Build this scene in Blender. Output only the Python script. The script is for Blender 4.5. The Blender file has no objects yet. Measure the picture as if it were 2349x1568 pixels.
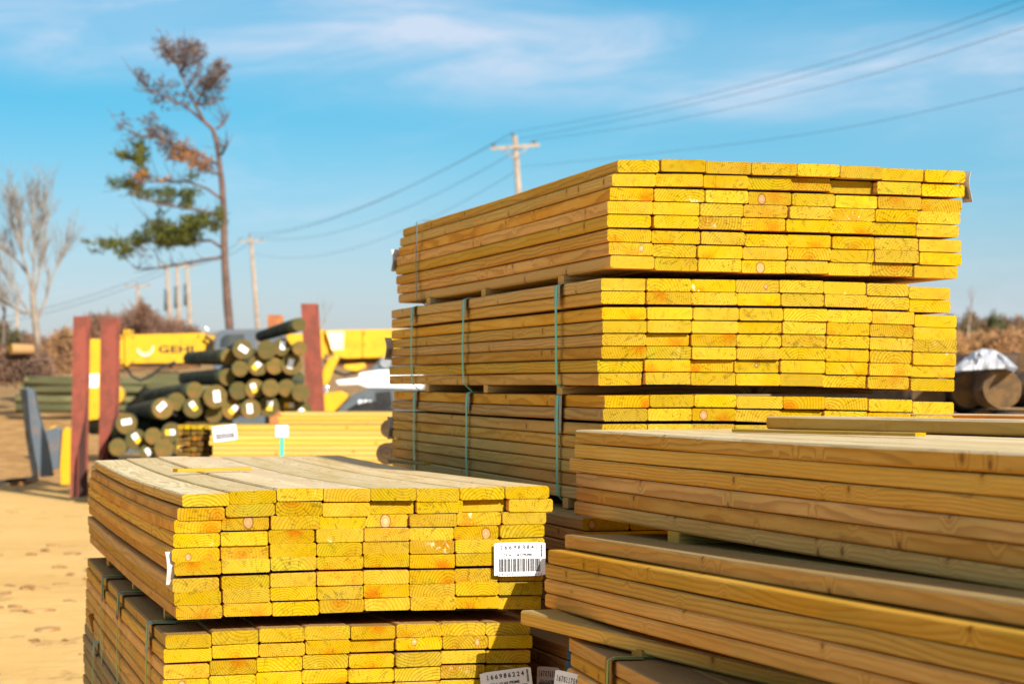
import bpy, bmesh, math, random
from mathutils import Vector, Matrix, Euler, noise as mn
R = random.Random(7)
rad = math.radians
scene = bpy.context.scene
COL = scene.collection

# ---------------------------------------------------------------- camera
FPX, CX, CY, HOR, EYE = 6450.0, 1174.5, 784.0, 872.0, 1.65   # reference frame 2349 x 1568
PITCH = math.atan((HOR-CY)/FPX)
cam_d = bpy.data.cameras.new("camera"); cam = bpy.data.objects.new("camera", cam_d); COL.objects.link(cam)
cam.location = (0, 0, EYE); cam.rotation_euler = (math.pi/2+PITCH, 0, 0)
cam_d.lens = FPX/2349*36; cam_d.sensor_width = 36; cam_d.clip_start = .1; cam_d.clip_end = 3000
cam_d.dof.use_dof = True; cam_d.dof.focus_distance = 8.0; cam_d.dof.aperture_fstop = 7.0
scene.camera = cam
# ---------------------------------------------------------------- sun, sky, exposure
SUN = Vector((.86, -1.93, 1.0)).normalized()
sd = bpy.data.lights.new("sun", 'SUN'); sd.energy = 4.0; sd.angle = rad(.5); sd.color = (1.0, .95, .86)
so = bpy.data.objects.new("sun", sd); COL.objects.link(so); so.rotation_euler = SUN.to_track_quat('Z', 'Y').to_euler()
so.location = (5, -10, 12)
scene.view_settings.view_transform = 'Standard'; scene.view_settings.look = 'None'
scene.view_settings.gamma = 1; scene.view_settings.exposure = 0.92

# ---------------------------------------------------------------- node helpers
class S:
    def __init__(s, nt, k): s.nt, s.k = nt, k
    def op(s, o, b=None, c=None, rev=False, clamp=False):
        n = s.nt.nodes.new('ShaderNodeMath'); n.operation = o; n.use_clamp = clamp
        a = [s, b, c]
        if rev: a = [b, s, c]
        for i, v in enumerate(a):
            if v is None: continue
            if isinstance(v, S): s.nt.links.new(v.k, n.inputs[i])
            else: n.inputs[i].default_value = v
        return S(s.nt, n.outputs[0])
    def __add__(s, b): return s.op('ADD', b)
    __radd__ = __add__
    def __mul__(s, b): return s.op('MULTIPLY', b)
    __rmul__ = __mul__
    def __sub__(s, b): return s.op('SUBTRACT', b)
    def __rsub__(s, b): return s.op('SUBTRACT', b, rev=True)
    def __truediv__(s, b): return s.op('DIVIDE', b)
    def frac(s): return s.op('FRACT')
    def abs(s): return s.op('ABSOLUTE')
    def gt(s, b): return s.op('GREATER_THAN', b)
    def lt(s, b): return s.op('LESS_THAN', b)
    def step(s, a, b):      # smooth 0..1 between a and b
        n = s.nt.nodes.new('ShaderNodeMapRange'); n.interpolation_type = 'SMOOTHSTEP'
        s.nt.links.new(s.k, n.inputs[0]); n.inputs[1].default_value = a; n.inputs[2].default_value = b
        return S(s.nt, n.outputs[0])
def mk(nt, t, props=None, **ins):
    n = nt.nodes.new(t)
    for k, v in (props or {}).items(): setattr(n, k, v)
    for k, v in ins.items():
        k = k.replace('_', ' ')
        i = n.inputs[k]
        if isinstance(v, S): nt.links.new(v.k, i)
        else: i.default_value = v
    return n
def comb(nt, x, y, z):
    n = nt.nodes.new('ShaderNodeCombineXYZ')
    for i, v in enumerate((x, y, z)):
        if isinstance(v, S): nt.links.new(v.k, n.inputs[i])
        else: n.inputs[i].default_value = v
    return S(nt, n.outputs[0])
def sep(nt, v):
    n = nt.nodes.new('ShaderNodeSeparateXYZ'); nt.links.new(v.k, n.inputs[0])
    return [S(nt, o) for o in n.outputs]
def noise(nt, vec, scale=5, detail=2, rough=.5, dist=0, dims='3D'):
    n = mk(nt, 'ShaderNodeTexNoise', {'noise_dimensions': dims}, Vector=vec, Scale=scale, Detail=detail, Roughness=rough, Distortion=dist)
    return S(nt, n.outputs['Fac'])
def mix(nt, f, a, b, mode='MIX'):
    n = nt.nodes.new('ShaderNodeMix'); n.data_type = 'RGBA'; n.blend_type = mode
    for i, v in ((0, f), (6, a), (7, b)):
        if isinstance(v, S): nt.links.new(v.k, n.inputs[i])
        elif i == 0: n.inputs[i].default_value = v
        else: n.inputs[i].default_value = (*v[:3], 1)
    return S(nt, n.outputs[2])
def new_mat(name, rough=.7, spec=.3, metal=0):
    m = bpy.data.materials.new(name); m.use_nodes = True; nt = m.node_tree
    b = nt.nodes['Principled BSDF']; b.inputs['Roughness'].default_value = rough
    b.inputs['Specular IOR Level'].default_value = spec; b.inputs['Metallic'].default_value = metal
    return m, nt, b
def objco(nt): return S(nt, nt.nodes.new('ShaderNodeTexCoord').outputs['Object'])
def geoco(nt): return S(nt, nt.nodes.new('ShaderNodeNewGeometry').outputs['Position'])
def bump(nt, b, h, strength=.3, dist=.002):
    n = mk(nt, 'ShaderNodeBump', None, Height=h, Strength=strength, Distance=dist)
    nt.links.new(n.outputs[0], b.inputs['Normal'])
def plain(name, c1, c2=None, rough=.6, scale=6, metal=0, spec=.3, detail=4, contrast=(.35, .65), bmp=0):
    m, nt, b = new_mat(name, rough, spec, metal)
    c2 = c2 or tuple(x*.75 for x in c1)
    n = noise(nt, objco(nt), scale, detail, .6)
    nt.links.new(mix(nt, n.step(*contrast), c1, c2).k, b.inputs['Base Color'])
    if bmp: bump(nt, b, n, bmp, .02)
    return m

# ---------------------------------------------------------------- wood
def wood(name, end, base, dark, pale, contrast=1.0, vary=.25):
    m, nt, b = new_mat(name, .8, .08)
    P = objco(nt); x, y, z = sep(nt, P)
    oi = nt.nodes.new('ShaderNodeObjectInfo'); rnd = S(nt, oi.outputs['Random'])
    def w(seed):
        n = mk(nt, 'ShaderNodeTexWhiteNoise', {'noise_dimensions': '1D'}); nt.links.new((rnd*91.7+seed).k, n.inputs['W'])
        return sep(nt, S(nt, n.outputs['Color']))
    r1, r2, r3 = w(1.3); r4, r5, r6 = w(7.7); r7, r8, r9 = w(15.1)
    off = rnd*57.0
    # knots: cells stretched along the board
    vk = mk(nt, 'ShaderNodeTexVoronoi', {'feature': 'F1', 'voronoi_dimensions': '2D'}, Vector=comb(nt, y*6.5+off, (x+z)*6.5+r1*9, 0.0), Scale=1.0, Randomness=1.0)
    kd = S(nt, vk.outputs['Distance']); kc = sep(nt, S(nt, vk.outputs['Color']))[0]
    kon = kc.gt(.66)
    kn = (1-kd.step(.03, .34))*kon*(0.0 if end else 1.0)
    nlow = noise(nt, comb(nt, x*4+off, y*.55, z*4), 1.0, 2, .5)
    nmid = noise(nt, comb(nt, x*16+off, y*2.2, z*16), 1.0, 3, .5)
    cx = (r1-.5)*.11; side = r4.gt(.22)*2-1
    cz = side*(-.012-r2*.045)
    dx = x-cx+(nlow-.5)*.055; dz = z-cz+(nmid-.5)*.012+(nlow-.5)*.04
    dist = (dx*dx+dz*dz).op('SQRT')
    ring = dist/(r3*.0045+.0048)+kn*1.6+(nmid-.5)*1.2
    f = ring.frac()
    late = f.step(.35, .86)*(1-f.step(.93, 1.0))
    fine = noise(nt, comb(nt, x*260+off, y*(9 if not end else 260), z*260), 1.0, 2, .6)
    tone = noise(nt, comb(nt, x*9+off, y*1.2, z*12), 1.0, 2, .6)
    col = mix(nt, tone.step(.3, .72), base, pale)
    green = noise(nt, comb(nt, x*14, y*2+off, z*14+off), 1.0, 2, .5)
    if end:
        col = mix(nt, green.step(.46, .70)*r5*.9, col, (.40, .33, .012))
        col = mix(nt, (1-(dist+(nmid-.5)*.012).step(.006, .036))*r6, col, (.47, .15, .006))
        col = mix(nt, late*(r7*.36+.26)*contrast, col, dark)
        # radial checks from the pith
        ang = dz.op('ARCTAN2', dx)
        ck = noise(nt, comb(nt, ang*5.5+off, dist*9, r8*9), 1.0, 2, .6)
        ckm = noise(nt, comb(nt, ang*3+off, dist*55, 0.0), 1.0, 1, .5)
        crack = (1-(ck-.5).abs().step(.006, .024))*ckm.step(.44, .54)*(r8*.6+.4)
        col = mix(nt, crack*.7, col, (.12, .06, .01))
        # pale resin streaks on a few ends
        rs = noise(nt, comb(nt, ang*2.2+off, dist*24, off), 1.0, 3, .6)
        col = mix(nt, rs.step(.58, .66)*r9.gt(.91)*.8*(1-dist.step(.02, .06)), col, (.80, .74, .42))
        blot = noise(nt, comb(nt, x*34+off, 0.0, z*46), 1.0, 4, .7)
        col = mix(nt, blot.step(.48, .74)*.42, col, (.27, .185, .02))
        saw = noise(nt, comb(nt, x*420+off, 0.0, z*34+x*90), 1.0, 2, .5)
        col = mix(nt, saw.step(.5, .8)*.30, col, (.27, .16, .012))
        # a cut-through knot on a few ends
        kx = x-(r7-.5)*.09; kz = z-(r8-.5)*.012
        kk = (kx*kx+kz*kz*.6+(fine-.5)*.00004+(nmid-.5)*.0003).op('MAXIMUM', 0.0).op('SQRT')/(r9*.9+.5)
        on = r5.gt(.92)
        kf = kk.op('MULTIPLY', 330.0).frac()
        col = mix(nt, (1-kk.step(.0085, .0105))*on, col, mix(nt, kf.step(.3, .8), (.62, .36, .16), (.36, .16, .06)))
        col = mix(nt, (1-(kk-.0105).abs().step(.0006, .0018))*on*.8, col, (.16, .06, .015))
        hgt = late*-.35-crack*1.5+fine*.5
    else:
        col = mix(nt, green.step(.48, .72)*r5*.55, col, (.50, .36, .08))
        col = mix(nt, late*(r7*.4+.3)*contrast, col, dark)
        core = (1-(kd+(nmid-.5)*.05).step(.040, .066))*kon
        col = mix(nt, core*.85, col, (.10, .035, .012))
        col = mix(nt, (1-kd.step(.06, .19))*kon*.4, col, dark)
        st = noise(nt, comb(nt, x*30+off, y*5, z*30), 1.0, 4, .7)
        col = mix(nt, st.step(.60, .76)*r8*.65, col, (.12, .07, .04))
        hgt = late*.4+fine*.4-core
    col = mix(nt, fine.step(.3, .75)*.22, col, dark)
    hs = mk(nt, 'ShaderNodeHueSaturation', None, Color=col, Hue=(r2-.5)*.016+.5, Saturation=(r6-.5)*(.04 if end else .16)+1.01, Value=(r4-.5)*vary*2+1.0)
    nt.links.new(hs.outputs[0], b.inputs['Base Color'])
    bump(nt, b, hgt, .6, .0016)
    return m
M = {}
M['end'] = wood('end_grain', True, (.445, .272, .007), (.17, .09, .004), (.47, .31, .022), vary=.15)
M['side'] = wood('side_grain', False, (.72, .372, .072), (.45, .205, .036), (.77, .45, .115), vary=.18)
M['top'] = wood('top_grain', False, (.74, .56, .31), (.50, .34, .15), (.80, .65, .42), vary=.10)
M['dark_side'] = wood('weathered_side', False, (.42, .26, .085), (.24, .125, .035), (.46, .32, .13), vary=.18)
M['far_side'] = wood('clean_side', False, (.50, .31, .065), (.40, .22, .04), (.52, .35, .09), contrast=.5, vary=.06)
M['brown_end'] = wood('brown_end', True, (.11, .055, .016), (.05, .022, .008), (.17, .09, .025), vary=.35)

# ---------------------------------------------------------------- world
w = bpy.data.worlds.new("World"); scene.world = w; w.use_nodes = True; nt = w.node_tree
sky = nt.nodes.new('ShaderNodeTexSky'); sky.sky_type = 'NISHITA'; sky.sun_disc = False
sky.sun_elevation = math.asin(SUN.z); sky.sun_rotation = math.atan2(SUN.x, SUN.y); sky.air_density = 1.0; sky.dust_density = .6; sky.ozone_density = 1.6
tc = nt.nodes.new('ShaderNodeTexCoord'); d = S(nt, tc.outputs['Generated']); x, y, z = sep(nt, d)
den = y.op('MAXIMUM', .05); u = x/den; v = z/den
c1 = noise(nt, comb(nt, u*9+v*14+3.1, v*46-u*6, 1.7), 1.0, 6, .58, .5)
c2 = noise(nt, comb(nt, u*3.2+5, v*12-u*2.5, 8.2), 1.0, 3, .5, .3)
band = (v+u*.075-.121).abs(); band = 1-band.step(.004, .036)
low = (1-v.step(.0, .10))
cl = (c1.step(.36, .72)*.62+.30)*band*c2.step(.22, .52)
cl2 = c1.step(.50, .80)*c2.step(.42, .66)*.5
fac = (cl+cl2*.8)*y.gt(.05)
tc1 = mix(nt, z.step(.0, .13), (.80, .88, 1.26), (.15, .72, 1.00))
tc2 = mix(nt, z.step(.2, .5), tc1, (2.9, 2.35, 1.8))  # upper sky out of view brightened and warmed, added as fill light
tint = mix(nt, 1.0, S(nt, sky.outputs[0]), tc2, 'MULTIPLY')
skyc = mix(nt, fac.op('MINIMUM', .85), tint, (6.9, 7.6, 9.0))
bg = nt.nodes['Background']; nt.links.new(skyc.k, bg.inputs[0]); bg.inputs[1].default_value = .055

# ---------------------------------------------------------------- geometry helpers
FWD = Vector((0, math.cos(PITCH), math.sin(PITCH))); UP = Vector((0, -math.sin(PITCH), math.cos(PITCH)))
def ray(px, py): return Vector(((px-CX)/FPX, 0, 0))+UP*(-(py-CY)/FPX)+FWD
def at(px, py, Y):
    r = ray(px, py); return Vector((0, 0, EYE))+r*(Y/r.y)
def onplane(px, py, P0, n):
    r = ray(px, py); o = Vector((0, 0, EYE)); return o+r*((P0-o).dot(n)/r.dot(n))
def finish(name, bm, mats, parent=None, smooth=False, mw=None):
    me = bpy.data.meshes.new(name); bm.to_mesh(me); bm.free()
    o = bpy.data.objects.new(name, me); COL.objects.link(o)
    for k in (mats if isinstance(mats, (list, tuple)) else [mats]): me.materials.append(k)
    if smooth:
        for p in me.polygons: p.use_smooth = True
    if parent: o.parent = parent
    if mw is not None: o.matrix_world = mw
    return o
def tag(o, label, cat, group=None, kind=None):
    if label: o['label'] = label
    if cat: o['category'] = cat
    if group: o['group'] = group
    if kind: o['kind'] = kind
    return o
def empty(name, label, cat, loc=(0, 0, 0), group=None, mw=None):
    o = bpy.data.objects.new(name, None); COL.objects.link(o); o.empty_display_size = .2
    if mw is not None: o.matrix_world = mw
    else: o.location = loc
    return tag(o, label, cat, group)
def recenter(o):      # put a mesh object's origin at the middle of its base
    me = o.data; vs = [v.co for v in me.vertices]
    c = Vector(((min(v.x for v in vs)+max(v.x for v in vs))/2, (min(v.y for v in vs)+max(v.y for v in vs))/2, min(v.z for v in vs)))
    me.transform(Matrix.Translation(-c)); o.location = o.matrix_basis @ c
    return o
def box(bm, c, s, M4=None, mi=0):
    g = bmesh.ops.create_cube(bm, size=1, matrix=Matrix.Translation(c) @ Matrix.Diagonal((*s, 1)))
    if M4 is not None: bmesh.ops.transform(bm, matrix=M4, verts=g['verts'])
    for v in g['verts']:
        for f in v.link_faces: f.material_index = mi
    return g['verts']
def tube(bm, pts, rs, n=6, mi=0, cap=True):
    pts = [Vector(p) for p in pts]
    if not isinstance(rs, (list, tuple)): rs = [rs]*len(pts)
    rings = []
    ref = None
    for i, p in enumerate(pts):
        t = (pts[min(i+1, len(pts)-1)]-pts[max(i-1, 0)]).normalized()
        if ref is None or abs(ref.dot(t)) > .95: ref = Vector((0, 0, 1)) if abs(t.z) < .9 else Vector((1, 0, 0))
        a = t.cross(ref).normalized(); b = a.cross(t); ref = -b if False else ref
        rings.append([bm.verts.new(p+(a*math.cos(2*math.pi*k/n)+b*math.sin(2*math.pi*k/n))*rs[i]) for k in range(n)])
    for i in range(len(rings)-1):
        for k in range(n):
            f = bm.faces.new((rings[i][k], rings[i][(k+1) % n], rings[i+1][(k+1) % n], rings[i+1][k])); f.material_index = mi; f.smooth = True
    if cap:
        for r in (rings[0][::-1], rings[-1]):
            try: f = bm.faces.new(r); f.material_index = mi
            except ValueError: pass
    return rings
def prism(bm, poly, Y, th, mi=0, bev=0):
    a = [bm.verts.new(at(px, py, Y)) for px, py in poly]
    b = [bm.verts.new(v.co+Vector((0, th, 0))) for v in a]
    fs = [bm.faces.new(a), bm.faces.new(b[::-1])]
    n = len(a)
    for i in range(n): fs.append(bm.faces.new((a[(i+1) % n], a[i], b[i], b[(i+1) % n])))
    for f in fs: f.material_index = mi
    bmesh.ops.recalc_face_normals(bm, faces=fs)
    if bev:
        bmesh.ops.bevel(bm, geom=list({e for f in fs for e in f.edges}), offset=bev, segments=2, affect='EDGES', profile=.6)
def text_mesh(s, size, spacing=1.0, bold=.0):
    c = bpy.data.curves.new('t', 'FONT'); c.body = s; c.size = size; c.space_character = spacing; c.extrude = 0; c.resolution_u = 2; c.offset = bold*size
    o = bpy.data.objects.new('t', c); COL.objects.link(o)
    dg = bpy.context.evaluated_depsgraph_get(); me = bpy.data.meshes.new_from_object(o.evaluated_get(dg))
    bpy.data.objects.remove(o); bpy.data.curves.remove(c)
    return me

def mono_mesh(s, size):      # evenly spaced digits as a label printer sets them, the 1 with flag and foot
    bm = bmesh.new(); adv = size*.72
    for i, ch in enumerate(s):
        if ch == '1':
            x0 = i*adv+size*.27; w_ = size*.095; hh = size*.70
            for (a, b, c_, d_) in ((x0-w_/2, x0+w_/2, 0, hh), (x0-size*.17, x0-w_/2, 0, w_), (x0+w_/2, x0+size*.17, 0, w_)):
                bm.faces.new([bm.verts.new((q, r_, 0)) for q, r_ in ((a, c_), (b, c_), (b, d_), (a, d_))])
            bm.faces.new([bm.verts.new((q, r_, 0)) for q, r_ in ((x0-w_/2, hh), (x0-size*.16, hh*.86), (x0-size*.14, hh*.78), (x0-w_/2, hh*.86))])
        else:
            me = text_mesh(ch, size, 1, .022); xs_ = [v.co.x for v in me.vertices]; m0 = (max(xs_)+min(xs_))/2; k = size*.46/(max(xs_)-min(xs_))
            for v in me.vertices: v.co.x = (v.co.x-m0)*k+i*adv+size*.27
            bm.from_mesh(me); bpy.data.meshes.remove(me)
    me = bpy.data.meshes.new('t'); bm.to_mesh(me); bm.free(); return me
# ---------------------------------------------------------------- ground
def gh(x, y):
    def ss(a, b, t): t = max(0, min(1, (t-a)/(b-a))); return t*t*(3-2*t)
    far = ss(43, 63, y)*.75+ss(60, 105, y)*2.0
    n = mn.noise(Vector((x*.13, y*.13, 0)))*.5+mn.noise(Vector((x*.5, y*.5, 3)))*.2
    return far+n*(.03+.35*ss(45, 60, y))-(.02)
m, nt, b = new_mat('dirt', .95, .1)
P = geoco(nt); x, y, z = sep(nt, P)
n1 = noise(nt, P, .35, 5, .6); n2 = noise(nt, P, 2.6, 6, .65); n3 = noise(nt, comb(nt, x*2.2, y*.8, 0.0), 1.0, 5, .65); n4 = noise(nt, P, 14, 4, .7)
c = mix(nt, n1.step(.35, .7), (.78, .48, .165), (.70, .41, .13))
c = mix(nt, n2.step(.4, .75)*.5, c, (.82, .54, .21))
c = mix(nt, n3.step(.585, .66)*n4.step(.38, .6)*.6, c, (.33, .17, .06))
rough = y.step(40, 46)
c = mix(nt, rough, c, mix(nt, n2.step(.35, .65), (.58, .33, .12), (.36, .18, .06)))
c = mix(nt, y.step(62, 75), c, mix(nt, n2.step(.3, .7), (.44, .27, .12), (.27, .15, .06)))
nt.links.new(c.k, b.inputs['Base Color']); bump(nt, b, n2+n4*.5, .5, .06)
M['dirt'] = m
bm = bmesh.new()
ys = [-40, -20, 0, 5, 10]+[12+i*1.2 for i in range(80)]+[112, 125, 150, 200, 300, 500, 900, 1500, 2500]
xs = [-1500, -600, -250, -120, -70, -45]+[-36+i*1.2 for i in range(61)]+[45, 70, 120, 250, 600, 1500]
grid = [[bm.verts.new((xx, yy, gh(xx, yy))) for xx in xs] for yy in ys]
for j in range(len(ys)-1):
    for i in range(len(xs)-1):
        f = bm.faces.new((grid[j][i], grid[j][i+1], grid[j+1][i+1], grid[j+1][i])); f.smooth = True
tag(finish('ground', bm, M['dirt']), None, None, kind='structure')

rr_ = random.Random(4); bm = bmesh.new()
for _ in range(130):
    Y_ = 14.5+25*rr_.random()**1.3; X_ = rr_.uniform(-.20, -.135)*Y_
    if mn.noise(Vector((X_*.9, Y_*.45, 5))) < -.02: continue
    s_ = rr_.uniform(.012, .05)*(1+Y_*.015); a_ = rr_.uniform(0, 3.1)
    Mx = Matrix.Translation((X_, Y_, gh(X_, Y_)+s_*.12)) @ Matrix.Rotation(a_, 4, 'Z') @ Matrix.Diagonal((rr_.uniform(.8, 2.8), 1, .35, 1))
    g = bmesh.ops.create_icosphere(bm, subdivisions=1, radius=s_, matrix=Mx)
    for v_ in g['verts']: v_.co += Vector((rr_.uniform(-1, 1), rr_.uniform(-1, 1), rr_.uniform(-.5, .5)))*s_*.25
tag(finish('bark_scraps', bm, plain('bark_scraps', (.26, .13, .045), (.40, .24, .10), .95, 3)), None, None, kind='stuff')

# ---------------------------------------------------------------- boards
def board_mesh(name, w, h, L, sag, bow, crook, mats, top_mi=0, n=11, lift=0):
    bm = bmesh.new(); ch = min(.0042, h*.12)*R.uniform(.7, 1.4)
    prof = [(-w/2+ch, -h/2), (w/2-ch, -h/2), (w/2, -h/2+ch), (w/2, h/2-ch), (w/2-ch, h/2), (-w/2+ch, h/2), (-w/2, h/2-ch), (-w/2, -h/2+ch)]
    skew = R.uniform(-.0025, .0025); ph = R.uniform(0, 6)
    rings = []
    for i in range(n):
        t = i/(n-1); y = t*L; q = 4*t*(1-t)
        ox = crook*q; oz = sag(t)+bow*math.sin(3*t*math.pi+ph)*q
        rings.append([bm.verts.new((px+ox, y+(skew*px/w*2 if i == 0 else 0), pz+oz)) for px, pz in prof])
    for i in range(n-1):
        for k in range(8):
            f = bm.faces.new((rings[i][k], rings[i][(k+1) % 8], rings[i+1][(k+1) % 8], rings[i+1][k])[::-1])
            f.material_index = top_mi if k in (3, 4, 5) else 0
    f = bm.faces.new(rings[0]); f.material_index = 1
    f = bm.faces.new(rings[-1][::-1]); f.material_index = 1
    bmesh.ops.recalc_face_normals(bm, faces=bm.faces[:])
    me = bpy.data.meshes.new(name); bm.to_mesh(me); bm.free()
    for k in mats: me.materials.append(k)
    return me

class Pack:
    """A bundle of boards: frame with X across, Y along the boards (away from the camera), Z up."""
    def __init__(s, label, vp, corner, Y, tilt=0.0, L=3.68, group='lumber bundles stacked in the yard', name='lumber_bundle'):
        a = ray(*vp).normalized(); u = a.cross(Vector((0, 0, 1))).normalized()
        u = (Matrix.Rotation(tilt, 3, a) @ u).normalized(); v = u.cross(a).normalized()
        s.P0 = at(*corner, Y); s.a, s.u, s.v, s.L = a, u, v, L
        s.M = Matrix(((u.x, a.x, v.x, s.P0.x), (u.y, a.y, v.y, s.P0.y), (u.z, a.z, v.z, s.P0.z), (0, 0, 0, 1)))
        s.Mi = s.M.inverted()
        s.root = empty(name, label, 'lumber bundle', mw=s.M, group=group)
        s.boards = []
    def loc(s, px, py): return s.Mi @ onplane(px, py, s.P0, s.a)     # on the near end face
    def locside(s, px, py, sx=0):                                      # on the long left side
        return s.Mi @ onplane(px, py, s.P0+s.u*sx, s.u)
    def add(s, cx, cz, w, h, y0, sag, rot=0, L=None, mats=None, top_mi=0, label=None, crook=None):
        me = board_mesh('board', w, h, (L or s.L)+R.uniform(-.012, .012), sag, R.uniform(-.0012, .0012), R.uniform(-.004, .004) if crook is None else crook,
                        mats or [M['side'], M['end']], top_mi)
        o = bpy.data.objects.new('board', me); COL.objects.link(o); o.parent = s.root
        o.location = (cx, y0, cz); o.rotation_euler = (0, rot, 0)
        if label: o['label'] = label
        s.boards.append((cx, cz, w, h, y0)); return o
    def rows(s, data, tf, sagd=.008, prot={}, mats=None, topmat=None, h_lim=.0385):
        """data: rows top to bottom of (x0,x1,yt,yb) measured rectangles."""
        allr = []
        for row in data:
            q = []
            for (x0, x1, yt, yb) in row:
                A = s.loc(*tf(x0, (yt+yb)/2)); B = s.loc(*tf(x1, (yt+yb)/2)); C = s.loc(*tf((x0+x1)/2, yt)); D = s.loc(*tf((x0+x1)/2, yb))
                q.append([(A.x+B.x)/2, (C.z+D.z)/2, B.x-A.x, C.z-D.z])
            for i in range(len(q)-1):
                r = q[i][0]+q[i][2]/2; l = q[i+1][0]-q[i+1][2]/2
                if l-r < .0020:
                    mid = (l+r)/2; R0, L0 = mid-.0010, mid+.0010
                    lo = q[i][0]-q[i][2]/2; q[i][0] = (lo+R0)/2; q[i][2] = R0-lo
                    hi = q[i+1][0]+q[i+1][2]/2; q[i+1][0] = (L0+hi)/2; q[i+1][2] = hi-L0
            allr.append(q)
        for ri, q in enumerate(allr):
            for ci, (cx, cz, w_, h_) in enumerate(q):
                h_ = max(.0340, min(h_lim, h_)-.0017)
                nb = q[min(ci+1, len(q)-1)][1]-q[max(ci-1, 0)][1]
                ns = q[min(ci+1, len(q)-1)][0]-q[max(ci-1, 0)][0]
                rot = -math.atan2(nb, ns) if ns else 0
                rot = max(-.02, min(.02, rot*.6))
                mm, tmi = list(mats or [M['side'], M['end']]), 0
                if topmat and ri == 0: mm = mm+[topmat]; tmi = 2
                y0 = R.uniform(-.006, .006)+prot.get((ri+1, ci+1), 0)
                s.add(cx, cz, w_, h_, y0, lambda t, d=sagd: -d*4*t*(1-t)+.0004*math.sin(9*t+ri), rot, mats=mm, top_mi=tmi)
    def strap(s, y, ztop, zbot, mat, xl=-.004, width=.012, over=True, protector=None, bend=.02, wmax=1.10, plen=.055, pw=.022):
        bm = bmesh.new()
        path = []
        if over: path += [Vector((wmax*.9, y, ztop+.002)), Vector((.3, y, ztop+.003)), Vector((.004, y, ztop+.003))]
        path += [Vector((xl, y, ztop-.004))]
        k = 6
        for i in range(1, k): path.append(Vector((xl-.003*math.sin(math.pi*i/k)-R.uniform(0, .001), y+.004*math.sin(i*1.3+y), ztop+(zbot-ztop)*i/k)))
        path += [Vector((xl, y, zbot)), Vector((.035, y-.012, zbot-bend)), ]
        hw = Vector((0, width/2, 0)); pr = None
        for i, p in enumerate(path):
            t = (path[min(i+1, len(path)-1)]-path[max(i-1, 0)]).normalized(); nn = t.cross(Vector((0, 1, 0))).normalized()*.0006
            r = [bm.verts.new(p-hw-nn), bm.verts.new(p+hw-nn), bm.verts.new(p+hw+nn), bm.verts.new(p-hw+nn)]
            if pr:
                for j in range(4): bm.faces.new((pr[j], pr[(j+1) % 4], r[(j+1) % 4], r[j]))
            pr = r
        bmesh.ops.recalc_face_normals(bm, faces=bm.faces[:])
        finish('strap', bm, mat, s.root)
        if protector:
            bm = bmesh.new(); pr = None
            pts = [(.07, ztop+.0012, 0), (.0, ztop+.0018, 0), (xl+.0022, ztop-.003, 0), (xl+.001, ztop-plen*.5, .001), (xl+.001-R.uniform(0, .004), ztop-plen, .003)]
            for px, pz, _ in pts:
                j = R.uniform(-.0015, .0015)
                r = [bm.verts.new((px, y-pw/2+j, pz)), bm.verts.new((px, y+pw/2+j, pz)), bm.verts.new((px-.0012, y+pw/2+j, pz-.001)), bm.verts.new((px-.0012, y-pw/2+j, pz-.001))]
                if pr:
                    for q in range(4): bm.faces.new((pr[q], pr[(q+1) % 4], r[(q+1) % 4], r[q]))
                pr = r
            bmesh.ops.recalc_face_normals(bm, faces=bm.faces[:])
            finish('strap_protector', bm, protector, s.root)
M['strap'] = plain('green_strap', (.05, .50, .30), (.07, .56, .38), .4, 30, spec=.5)
M['strap_grey'] = plain('grey_strap', (.16, .19, .17), None, .45, 30)
M['strap_lime'] = plain('lime_strap', (.13, .52, .10), (.10, .42, .12), .4, 30, spec=.5)
M['card'] = plain('grey_card', (.42, .38, .27), (.33, .29, .20), .85, 60)
M['card_dark'] = plain('dark_card', (.12, .08, .05), (.2, .15, .10), .85, 60)
M['card_brown'] = plain('brown_card', (.36, .17, .05), (.27, .12, .035), .85, 40)
M['paper'] = plain('paper', (.86, .86, .88), (.82, .82, .85), .5, 20, spec=.4)
M['paper_old'] = plain('dusty_paper', (.55, .53, .50), (.42, .40, .38), .6, 60, spec=.3)
M['ink'] = plain('black_ink', (.012, .012, .018), (.02, .015, .02), .5, 30)
M['ink_grey'] = plain('grey_ink', (.15, .14, .14), (.1, .1, .1), .5, 30)

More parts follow.
